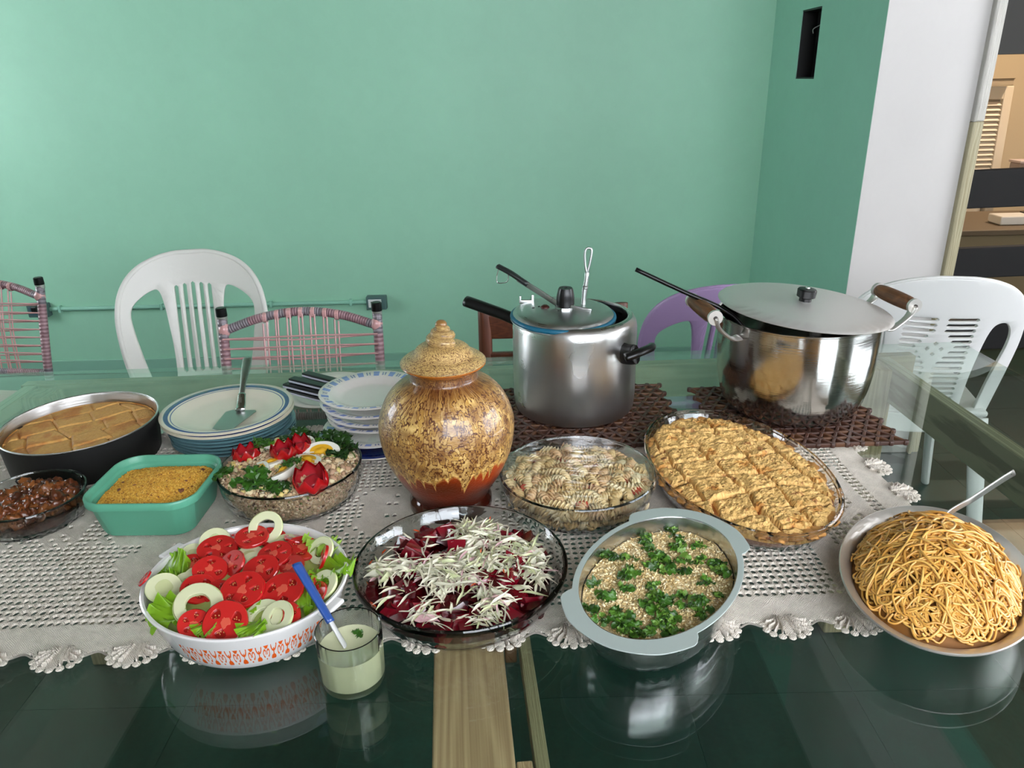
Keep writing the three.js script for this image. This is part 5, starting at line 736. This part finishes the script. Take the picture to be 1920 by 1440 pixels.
// -- steel oval bowl with a creamy grated dish and herbs --
{
  const x = 0.1732, z = -0.7627, ang = 57.9 * D2R, A = 0.1385, B = 0.0915, HH = 0.0615;
  const d = thing('steel_bowl', 'oval stainless steel bowl with flared grips holding a creamy herbed dish', 'bowl', [x, T + 0.0036, z], ang);
  const w = smoothProfile([[0.80, 0.0015], [0.855, 0.008], [0.91, 0.03], [0.948, 0.056], [0.955, 0.0595]], 18);
  const g = lathe([[0, 0], [0.76, 0], ...w, [0.957, 0.0603], ...[...w].reverse().map(([r, y]) => [r - 0.012, y + 0.0014]), [0.76, 0.0018], [0, 0.0018]], 128, 0.5).scale(A, 1, B); g.computeVertexNormals();
  obj('bowl', toCreasedNormals(g, 0.5), aluminium(0xcfd0cf, 0.34, 0.00003), d);
  // flat rim, broad at both ends where it turns into grips
  const out = (t) => { const gx = Math.abs(Math.cos(t)), k = sstep(0.60, 0.66, gx); return 1.025 + 0.10 * k * (1 - 0.28 * sstep(0.85, 1, gx)); };
  const rimS = new THREE.Shape(); for (let i = 0; i < 180; i++) { const t = i / 180 * 6.2832, q = out(t), X = A * q * Math.cos(t), Z = B * (q + (q > 1.03 ? 0.05 * Math.sign(1) : 0)) * Math.sin(t); i ? rimS.lineTo(X, Z) : rimS.moveTo(X, Z); }
  rimS.closePath(); rimS.holes.push(pathOf(ringPts(A * 0.945, B * 0.945, 120).reverse()));
  obj('rim_flange', slab(rimS, 0.0016, 0.0006), std(0xb9c4c0, 0.4, { metalness: 0.35 }), d, [0, 0.0592, 0]);
  const s = thing('creamy_grain_dish', 'beige creamy grated dish filling the oval steel bowl', 'side dish', [x, T + 0.0036, z], ang);
  const a = A * 0.905, b = B * 0.905, Y = (px, pz) => 0.0405 + 0.0026 * fbm(px * 60, pz * 60, 2, 2) + 0.0014 * Math.abs(noise(px * 260, pz * 260, 4)) + 0.0016 * Math.abs(noise(px * 140, pz * 140, 9));
  const ct = tex(512, 512, (u, v) => { const n = pfbm(u, v, 20, 4, 91), m = pnoise(u * 90, v * 90, 90, 3); return [0.80 + 0.1 * n + 0.05 * m, 0.70 + 0.12 * n + 0.06 * m, 0.50 + 0.16 * n + 0.06 * m]; });
  obj('surface', moundGeo(a, b, Y, 60, 150), std(0xffffff, 0.55, { map: rep(ct, 8, 8), bumpMap: rep(nFine, 26, 26), bumpScale: 0.0022 }), s);
  const r = mulberry(92);
  GRAINS('grated_bits', 2600, () => { const t = r() * 6.283, q = Math.sqrt(r()) * 0.985, px = a * q * Math.cos(t), pz = b * q * Math.sin(t); return [M4(px, Y(px, pz) + 0.0004, pz, r() * 6, r() * 6, r() * 6, 0.6 + 0.8 * r()), jitter([0xe0cfa0, 0xd4bd88, 0xe8dcb8, 0xc4a66e][Math.floor(r() * 4)], r, 0.08)]; }, blob(0.0014, 1, 0.3, 2, 4, 1.5, 0.6, 0.8), std(0xffffff, 0.5), s);
  const HERB = [[0.173, -0.864], [0.173, -0.837], [0.212, -0.850], [0.216, -0.839], [0.241, -0.838], [0.113, -0.820], [0.127, -0.817], [0.146, -0.813], [0.185, -0.806], [0.186, -0.785], [0.212, -0.805], [0.235, -0.805], [0.253, -0.793], [0.256, -0.777], [0.145, -0.784], [0.167, -0.794], [0.092, -0.761], [0.100, -0.739], [0.132, -0.772], [0.131, -0.752], [0.113, -0.732], [0.209, -0.777], [0.231, -0.758], [0.234, -0.732], [0.165, -0.756], [0.165, -0.737], [0.163, -0.714], [0.191, -0.734], [0.194, -0.713], [0.214, -0.723], [0.213, -0.703], [0.109, -0.711], [0.123, -0.700], [0.113, -0.690], [0.130, -0.689], [0.132, -0.672], [0.151, -0.676], [0.164, -0.682], [0.176, -0.696], [0.165, -0.699], [0.173, -0.675], [0.091, -0.697], [0.081, -0.712], [0.169, -0.852], [0.208, -0.836], [0.213, -0.877], [0.185, -0.820], [0.126, -0.679], [0.119, -0.671], [0.150, -0.723], [0.171, -0.725]];
  const hg = new THREE.Group(); hg.name = 'chopped_parsley'; scene.add(hg); hg.position.set(0, T + 0.0036, 0); hg.userData = { label: 'chopped green parsley strewn over the creamy dish in the steel bowl', category: 'parsley', kind: 'stuff' };
  const bit = [leafGeo(0.013, 0.0055, 0.0012, 2, 8, 8, 3), leafGeo(0.009, 0.0045, 0.0014, 6, 6, 6, 0)];
  const hm = phys(0xffffff, 0.4, { transmission: 0.15, thickness: 0 }), sets = [[[], []], [[], []]];
  const ca = Math.cos(ang), sa = Math.sin(ang);
  for (const [px, pz] of HERB) for (let k = 0; k < 5; k++) { let qx = px - x + (r() - 0.5) * 0.016, qz = pz - z + (r() - 0.5) * 0.013; let lx = ca * qx - sa * qz, lz = sa * qx + ca * qz; const e = Math.hypot(lx / a, lz / b); if (e > 0.97) { lx *= 0.97 / e; lz *= 0.97 / e; qx = ca * lx + sa * lz; qz = -sa * lx + ca * lz; } const S = sets[k % 2]; S[0].push(M4(x + qx, Y(lx, lz) + 0.0018 + 0.002 * r(), z + qz, (r() - 0.5) * 1.1, r() * 6.28, (r() - 0.5) * 1.1, 0.6 + 0.7 * r())); S[1].push(jitter([0x416f1a, 0x527f26, 0x2e5611, 0x6f963a][Math.floor(r() * 4)], r, 0.15)); }
  sets.forEach((S, k) => instanced('parsley_bit', bit[k], hm, S[0], S[1], hg));
}
// -- spaghetti on an aluminium platter --
{
  const x = 0.523, z = -0.784, ang = -31.5 * D2R, A = 0.110, B = 0.163;
  const d = thing('oval_platter', 'oval aluminium platter with raised rim heaped with spaghetti', 'platter', [x, T + 0.004, z], ang);
  const g = lathe([[0, 0], [0.66, 0], [0.74, 0.004], [0.86, 0.022], [0.90, 0.029], [0.93, 0.0315], [0.985, 0.034], [1.0, 0.0352], [1.003, 0.0368], [0.99, 0.0376], [0.96, 0.0362], [0.92, 0.0338], [0.885, 0.0305], [0.84, 0.0225], [0.73, 0.0062], [0.66, 0.0022], [0, 0.0022]], 128, 0.6).scale(A, 1, B); g.computeVertexNormals();
  obj('platter_body', toCreasedNormals(g, 0.6), std(0xd4d1cc, 0.36, { metalness: 0.85, bumpMap: rep(nScratch, 3, 3), bumpScale: 0.0001 }), d);
  const r = mulberry(101), list = [], c = Math.cos(ang), s = Math.sin(ang);
  const a = A * 0.895, b = B * 0.9, hill = (px, pz) => { const q = Math.min(1.2, (px / a) ** 2 + (pz / b) ** 2); return 0.016 + 0.062 * Math.pow(Math.max(0, 1 - q), 0.75) + 0.016 * Math.exp(-(((px + 0.0) ** 2 + (pz - 0.02) ** 2) / 0.004)) * 0.6; };
  const N = 430;
  for (let k = 0; k < N; k++) {
    const t = r() * 6.283, q = Math.sqrt(r()) * (k > N - 26 ? 1.1 : 0.97); let px = a * q * Math.cos(t), pz = b * q * Math.sin(t), dir = r() * 6.283, curl = (r() - 0.5) * 62 + (r() < 0.22 ? (r() < 0.5 ? 85 : -85) : 0); const pts = [], lift = 0.006 * r() * r() + (r() < 0.12 ? 0.005 : 0), n = 12 + Math.floor(r() * 9), ph = r() * 6, st = 0.0075;
    for (let i = 0; i < n; i++) { const y = hill(px, pz) + lift + 0.0022 * Math.sin(i * 0.9 + ph); const eq = Math.sqrt((px / a) ** 2 + (pz / b) ** 2), lim = 0.9 + 0.12 * hash3(k, 5, 1); if (eq > lim) { px *= lim / eq; pz *= lim / eq; } pts.push([px, Math.max(y, 0.009 + 0.026 * sstep(0.8, 1.02, eq)), pz]); px += Math.cos(dir) * st; pz += Math.sin(dir) * st; dir += (curl + 26 * noise(i * 0.35, k * 3.1)) * st; const e = (px / a) ** 2 + (pz / b) ** 2; if (e > 0.74) { const want = Math.atan2(-pz, -px); let dd = want - dir; dd = Math.atan2(Math.sin(dd), Math.cos(dd)); dir += dd * 0.45; } }
    list.push(tube(pts, 0.00135 + 0.0002 * r(), n * 3, 5));
  }
  const sp = thing('spaghetti', 'heap of golden cooked spaghetti strands on the oval platter', 'spaghetti', [x, T + 0.004, z], ang); sp.userData.kind = 'stuff';
  const SP = [0xdba650, 0xe4b35e, 0xd09845].map((h) => phys(h, 0.34, { clearcoat: 0.45, clearcoatRoughness: 0.2 }));
  for (let k = 0; k < 3; k++) { const m = obj('strands', list.filter((_, i) => i % 3 === k), SP[k], sp); m.userData.kind = 'stuff'; }
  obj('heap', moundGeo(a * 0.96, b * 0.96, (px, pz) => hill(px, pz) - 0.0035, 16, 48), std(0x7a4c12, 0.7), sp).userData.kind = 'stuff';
  // serving fork stuck in the heap
  const f = thing('serving_fork', 'steel serving utensil handle stuck into the spaghetti', 'serving utensil', [0.582, T, -0.875]);
  obj('handle', limb([[-0.035, 0.035, 0.028], [0, 0.062, 0], [0.03, 0.086, 0.0], [0.07, 0.118, -0.002], [0.078, 0.1235, -0.002]], (t) => [0.0058 + 0.002 * t, 0.0022], 24, 12), std(0xcfccc8, 0.3, { metalness: 0.9 }), f);
  obj('hanging_hole', new THREE.TorusGeometry(0.0026, 0.0009, 8, 16).rotateX(Math.PI / 2 - 0.3), std(0x3a3836, 0.5), f, [0.073, 0.1222, -0.002], [0, 0, 0.6]);
}
// -- cake cut in squares in an aluminium pan --
{
  const x = -0.769, z = -1.23, A = 0.128, B = 0.133, HH = 0.07;
  const p = thing('cake_pan', 'round aluminium cake pan, dark outside, with golden cake cut in squares', 'baking pan', [x, T + 0.001, z], 0.25);
  const S = (g) => { g.scale(A, 1, B); g.computeVertexNormals(); return toCreasedNormals(g, 0.5); };
  obj('inner_wall', S(lathe([[1.0, HH - 0.001], [1.01, HH + 0.0008], [1.0, HH + 0.0022], [0.985, HH + 0.0012], [0.978, HH - 0.002], [0.935, 0.0035], [0, 0.0035]], 96, 0.6)), ALU, p);
  obj('outer_wall', S(lathe([[0, 0], [0.94, 0], [0.952, 0.003], [1.0, HH - 0.001]], 96, 0.6)), std(0x0d0c0b, 0.6), p);
  const W = std(0x9a5a28, 0.5); obj('batter_drip', [limb([[-0.098, 0.066, -0.0955], [-0.093, 0.056, -0.0975], [-0.0885, 0.063, -0.102], [-0.0835, 0.054, -0.1045], [-0.078, 0.066, -0.111]], 0.0016, 24, 6)], W, p);
  const c = thing('sheet_cake', 'golden cake cut into squares inside the aluminium pan', 'cake', [x, T + 0.001, z], 0.25);
  const a = A * 0.955, b = B * 0.955, Y = (px, pz) => { const q = (px / a) ** 2 + (pz / b) ** 2; return 0.056 + 0.0012 * fbm(px * 40, pz * 40, 2, 3) - 0.006 * sstep(0.78, 1.0, q); };
  const ck = tex(512, 512, (u, v) => { const n = pfbm(u, v, 6, 4, 111), m = pfbm(u, v, 60, 2, 112), k = sstep(0.0, 0.5, n); return [mix(0.80, 0.74, k) + 0.04 * m, mix(0.61, 0.50, k) + 0.04 * m, mix(0.335, 0.25, k) + 0.03 * m]; });
  const CM = std(0xffffff, 0.7, { map: rep(ck, 5, 5), bumpMap: rep(nFine, 8, 8), bumpScale: 0.0012 });
  cutPieces(c, 'cake_piece', a, b, -0.42, 0.058, 0.052, Y, CM, 121, 0.0011, 0.0525, 0.008, 20);
  obj('cake_body', S(lathe([[0, 0.004], [0.9, 0.004], [0.945, 0.05], [0.9, 0.0515], [0, 0.0515]], 72)), std(0x9a6a30, 0.8), c);
}
// ---------- chairs ----------
function plasticChair(name, label, pos, turn, mat, patterned, k = 1) {
  const c = thing(name, label, 'chair', pos, turn); c.scale.setScalar(k);
  const yb = patterned ? 0.385 : 0.43; if (patterned) c.scale.set(0.95 * k, k, k);
  const half = [[0.205, yb], [0.226, 0.54], [0.236, 0.64], [0.234, 0.70], [0.222, 0.752], [0.196, 0.797], [0.155, 0.83], [0.10, 0.851], [0.05, 0.860]];
  const cur = new THREE.SplineCurve(half.map(([x, y]) => new THREE.Vector2(x, y))).getPoints(40).map((p) => [p.x, p.y]);
  const sh = poly([...cur, [0, 0.8615], ...cur.map(([x, y]) => [-x, y]).reverse()]);
  const rounded = (pts) => new THREE.SplineCurve([...pts, pts[0]].map(([x, y]) => new THREE.Vector2(x, y))).getPoints(64).slice(0, -1).map((p) => [p.x, p.y]);
  const hole = patterned ? [[0.168, 0.415], [0.182, 0.55], [0.198, 0.65], [0.194, 0.70], [0.172, 0.728], [0.145, 0.726], [0.132, 0.70], [0.125, 0.64], [0.121, 0.55], [0.123, 0.42], [0.135, 0.405], [0.158, 0.403]] : [[0.158, 0.46], [0.178, 0.55], [0.195, 0.65], [0.192, 0.695], [0.165, 0.725], [0.128, 0.745], [0.108, 0.742], [0.096, 0.70], [0.088, 0.63], [0.082, 0.55], [0.083, 0.46], [0.1, 0.45], [0.14, 0.45]];
  for (const s of [1, -1]) { let h = rounded(hole).map(([x, y]) => [x * s, y]); if (THREE.ShapeUtils.area(h.map(([x, y]) => new THREE.Vector2(x, y))) > 0) h = h.reverse(); sh.holes.push(pathOf(h)); }
  const slot = (x0, x1, y0, y1) => { const r = Math.min(x1 - x0, y1 - y0) * 0.45; sh.holes.push(pathOf([[x0 + r, y0], [x0, y0 + r], [x0, y1 - r], [x0 + r, y1], [x1 - r, y1], [x1, y1 - r], [x1, y0 + r], [x1 - r, y0]])); };
  if (patterned) {
    for (let i = 0; i < 19; i++) { const y = 0.442 + i * 0.0165, top = (y - 0.66) / 0.12, star = Math.abs(y - 0.655) < 0.05 ? 0.05 - Math.abs(y - 0.655) * 0.7 : 0; const w = 0.092; for (const s of [1, -1]) { const a = Math.max(0.012, star), b = w - (top > 0.3 ? 0 : 0); if (b - a > 0.012) { const [x0, x1] = s > 0 ? [a, b] : [-b, -a]; slot(x0, x1, y, y + 0.0082); } } }
    for (const [x, y] of [[0, 0.672], [0, 0.64], [0.018, 0.656], [-0.018, 0.656]]) slot(x - 0.005, x + 0.005, y - 0.005, y + 0.005);
  } else for (let i = -2; i <= 2; i++) slot(i * 0.0265 - 0.0062, i * 0.0265 + 0.0062, 0.47, 0.762 - Math.abs(i) * 0.004);
  const g = new THREE.ExtrudeGeometry(sh, { depth: 0.008, bevelEnabled: true, bevelThickness: 0.004, bevelSize: 0.003, bevelOffset: -0.003, bevelSegments: 2, curveSegments: 8 });
  const bend = (v) => { const t = Math.max(0, v.y - 0.43); v.z += -0.205 - 0.24 * t - 0.15 * t * t + 1.15 * v.x * v.x; };
  obj('backrest', toCreasedNormals(deform(new TessellateModifier(0.028, 8).modify(g), bend), 0.7), mat, c);
  const rim = cur.map(([x, y]) => { const v = V(x, y, 0); bend(v); return [v.x, v.y, v.z + 0.008]; }), all = [...rim, ...rim.map(([x, y, z]) => [-x, y, z]).reverse()];
  obj('back_rim', tube(all.map(([x, y, z]) => [x * 0.985, y - 0.004, z]), 0.0085, 90, 8), mat, c);
  const seat = new RoundedBoxGeometry(0.44, 0.016, 0.42, 3, 0.007); obj('seat', deform(seat, (v) => { v.x *= 1 - 0.08 * (-v.z / 0.2); v.y += 0.43 + 0.25 * v.z * v.z * (v.z > 0.12 ? -1.5 : 1) + 0.25 * v.x * v.x; }), mat, c);
  for (const [x, z, dx, dz] of [[0.19, 0.185, 0.05, 0.04], [-0.19, 0.185, -0.05, 0.04], [0.185, -0.19, 0.04, -0.09], [-0.185, -0.19, -0.04, -0.09]]) obj('leg', limb([[x + dx, 0.004, z + dz], [x + dx * 0.5, 0.21, z + dz * 0.5], [x, 0.43, z]], (t) => [0.019 + 0.009 * t, 0.013 + 0.006 * t], 12, 12), mat, c);
  return c;
}
plasticChair('plastic_chair', 'white plastic chair with slotted back standing behind the pink corded chair', [-1.02, 0, -2.24], 0.2, WHITE_PLASTIC, false);
plasticChair('plastic_chair', 'purple plastic chair behind the table between the pressure cooker and the big pot', [0.60, 0, -2.34], Math.PI + 0.06, phys(0xa086ae, 0.4, { clearcoat: 0.2 }), false, 0.975);
plasticChair('plastic_chair', 'white plastic chair with a patterned slatted panel at the right end of the table', [1.20, 0, -2.2], Math.PI - 0.2, phys(0xdcdbd8, 0.36), true, 1.03);
function cordChair(label, pos, turn, sag, k = 1) {
  const c = thing('corded_chair', label, 'chair', pos, turn, null); c.scale.setScalar(k);
  const wrap = tex(8, 512, (u, v) => 0.5 + 0.5 * Math.sin(v * 2 * Math.PI * 64), false), wc = tex(32, 512, (u, v) => { const b = 0.5 + 0.5 * Math.sin(v * 2 * Math.PI * 64), n = 0.06 * noise(v * 40, u * 3, 5), pk = noise(v * 9, 2, 8) > 0.5 ? 0.1 : 0; return [0.41 + 0.16 * b + n + pk, 0.375 + 0.16 * b + n, 0.40 + 0.16 * b + n]; });
  const W = phys(0xffffff, 0.28, { map: wc, bumpMap: wrap, bumpScale: 0.0015, clearcoat: 0.4 }), CORD = phys(0xdba7a5, 0.3, { transmission: 0.15, thickness: 0, clearcoat: 0.3 }), METAL = std(0xc9c6c2, 0.3, { metalness: 0.8 });
  const X = 0.213, zt = (y) => -0.19 - 0.2 * Math.max(0, y - 0.44);
  for (const s of [1, -1]) {
    const p = obj('post', limb([[s * X, 0.0, -0.235], [s * X, 0.25, -0.2], [s * X, 0.44, -0.19], [s * X, 0.78, zt(0.78)]], 0.0135, 40, 16), W, c);
    obj('cap', lathe([[0, 0.026], [0.0115, 0.026], [0.0145, 0.0235], [0.015, 0.003], [0.0138, 0], [0, 0]], 24, 0.5), BAKELITE, p, [s * X, 0.785, zt(0.785)]);
    obj('collar', lathe([[0.012, -0.012], [0.0142, -0.01], [0.0142, 0.004], [0.012, 0.006]], 20), METAL, p, [s * X, 0.784, zt(0.784)]);
    obj('joint_wrap', blob(0.0175, 3, 0.15, 4, 4, 0.95, 1.2, 0.95), CORD, p, [s * (X - 0.003), 0.748, zt(0.748)]);
    obj('leg', limb([[s * 0.2, 0.0, 0.21], [s * 0.205, 0.42, 0.19]], 0.0125, 8, 12), METAL, c);
    obj('side_rail', limb([[s * X, 0.435, -0.19], [s * 0.205, 0.43, 0.2]], 0.0125, 8, 12), W, c);
  }
  obj('top_rail', limb([[-X, 0.745, zt(0.745)], [-0.11, 0.775, zt(0.78) - 0.012], [0, 0.787, zt(0.79) - 0.018], [0.11, 0.775, zt(0.78) - 0.012], [X, 0.745, zt(0.745)]], 0.0125, 40, 14), W, c);
  obj('lower_rail', limb([[-X, 0.5, zt(0.5)], [X, 0.5, zt(0.5)]], 0.0115, 12, 12), W, c); obj('front_rail', limb([[-0.205, 0.43, 0.2], [0.205, 0.43, 0.2]], 0.0115, 8, 12), W, c);
  obj('seat', deform(new RoundedBoxGeometry(0.4, 0.014, 0.38, 3, 0.006), (v) => { v.y += 0.432 - 0.2 * (0.04 - v.x * v.x); }), phys(0xc98a8a, 0.4, { bumpMap: rep(wrap, 1, 1), bumpScale: 0.002 }), c);
  const r = mulberry(Math.floor(pos[0] * 100) + 500);
  for (let k2 = 0; k2 < 8; k2++) for (const d of [0.004, -0.004]) { const y = 0.722 - k2 * 0.0268 + d + 0.003 * (r() - 0.5); obj('cord', tube([[-X, y, zt(y) + 0.014 * (d > 0 ? 1 : -1)], [0, y - 0.004 * r(), zt(y) + 0.004], [X, y + 0.002 * (r() - 0.5), zt(y) + 0.014 * (d > 0 ? 1 : -1)]], 0.0026, 10, 6), CORD, c); }
  for (let k2 = -3; k2 <= 3; k2++) for (const d of [0.0045, -0.0045]) { const x = k2 * 0.033 + d + sag * 0.004 * (r() - 0.5), yt = 0.785 - 0.75 * x * x * 3; obj('cord', tube([[x, yt, zt(yt) - 0.004], [x + 0.002 * (r() - 0.5), 0.63, zt(0.63) + 0.006], [x + (k2 + 3) * 0.001, 0.5, zt(0.5)]], 0.0025, 10, 6), CORD, c); }
  for (let k2 = -3; k2 <= 3; k2++) obj('cord_loop', lathe([[0.0132, -0.006], [0.0148, -0.004], [0.0148, 0.004], [0.0132, 0.006]], 14).rotateZ(Math.PI / 2), CORD, c, [k2 * 0.033, 0.785 - 2.25 * (k2 * 0.033) ** 2 * 0.45, zt(0.78) - 0.015 + 0.35 * (k2 * 0.033) ** 2]);
  return c;
}
cordChair('pink corded chair in front of the white slotted chair behind the plates', [-0.572, 0, -1.77], 0.05, 1);
cordChair('pink corded chair cut off by the left edge of the picture', [-1.78, 0, -2.2], -0.12, 0.5);
{
  const c = thing('wooden_chair', 'brown wooden chair with flat rails behind the pressure cooker', 'chair', [0.115, 0, -1.76]);
  const M = std(0xffffff, 0.45, { map: rep(woodTex([0.42, 0.22, 0.13], [0.30, 0.15, 0.085], 33), 1, 2) });
  for (const s of [1, -1]) { obj('post', limb([[s * 0.185, 0, -0.2], [s * 0.185, 0.44, -0.18], [s * 0.185, 0.81, -0.22]], [0.0185, 0.014], 20, 12), M, c); obj('leg', limb([[s * 0.185, 0, 0.19], [s * 0.185, 0.43, 0.18]], [0.018, 0.018], 6, 12), M, c); }
  for (const [y, h, z] of [[0.752, 0.066, -0.214], [0.665, 0.034, -0.203], [0.56, 0.034, -0.192]]) obj('back_rail', rbox(0.35, h, 0.018, 0.004, 0, y, z), M, c);
  obj('seat', rbox(0.41, 0.025, 0.4, 0.008, 0, 0.44, 0), M, c); for (const z of [-0.18, 0.18]) obj('seat_rail', rbox(0.36, 0.05, 0.02, 0.004, 0, 0.4, z), M, c);
}
renderer.render(scene, camera);
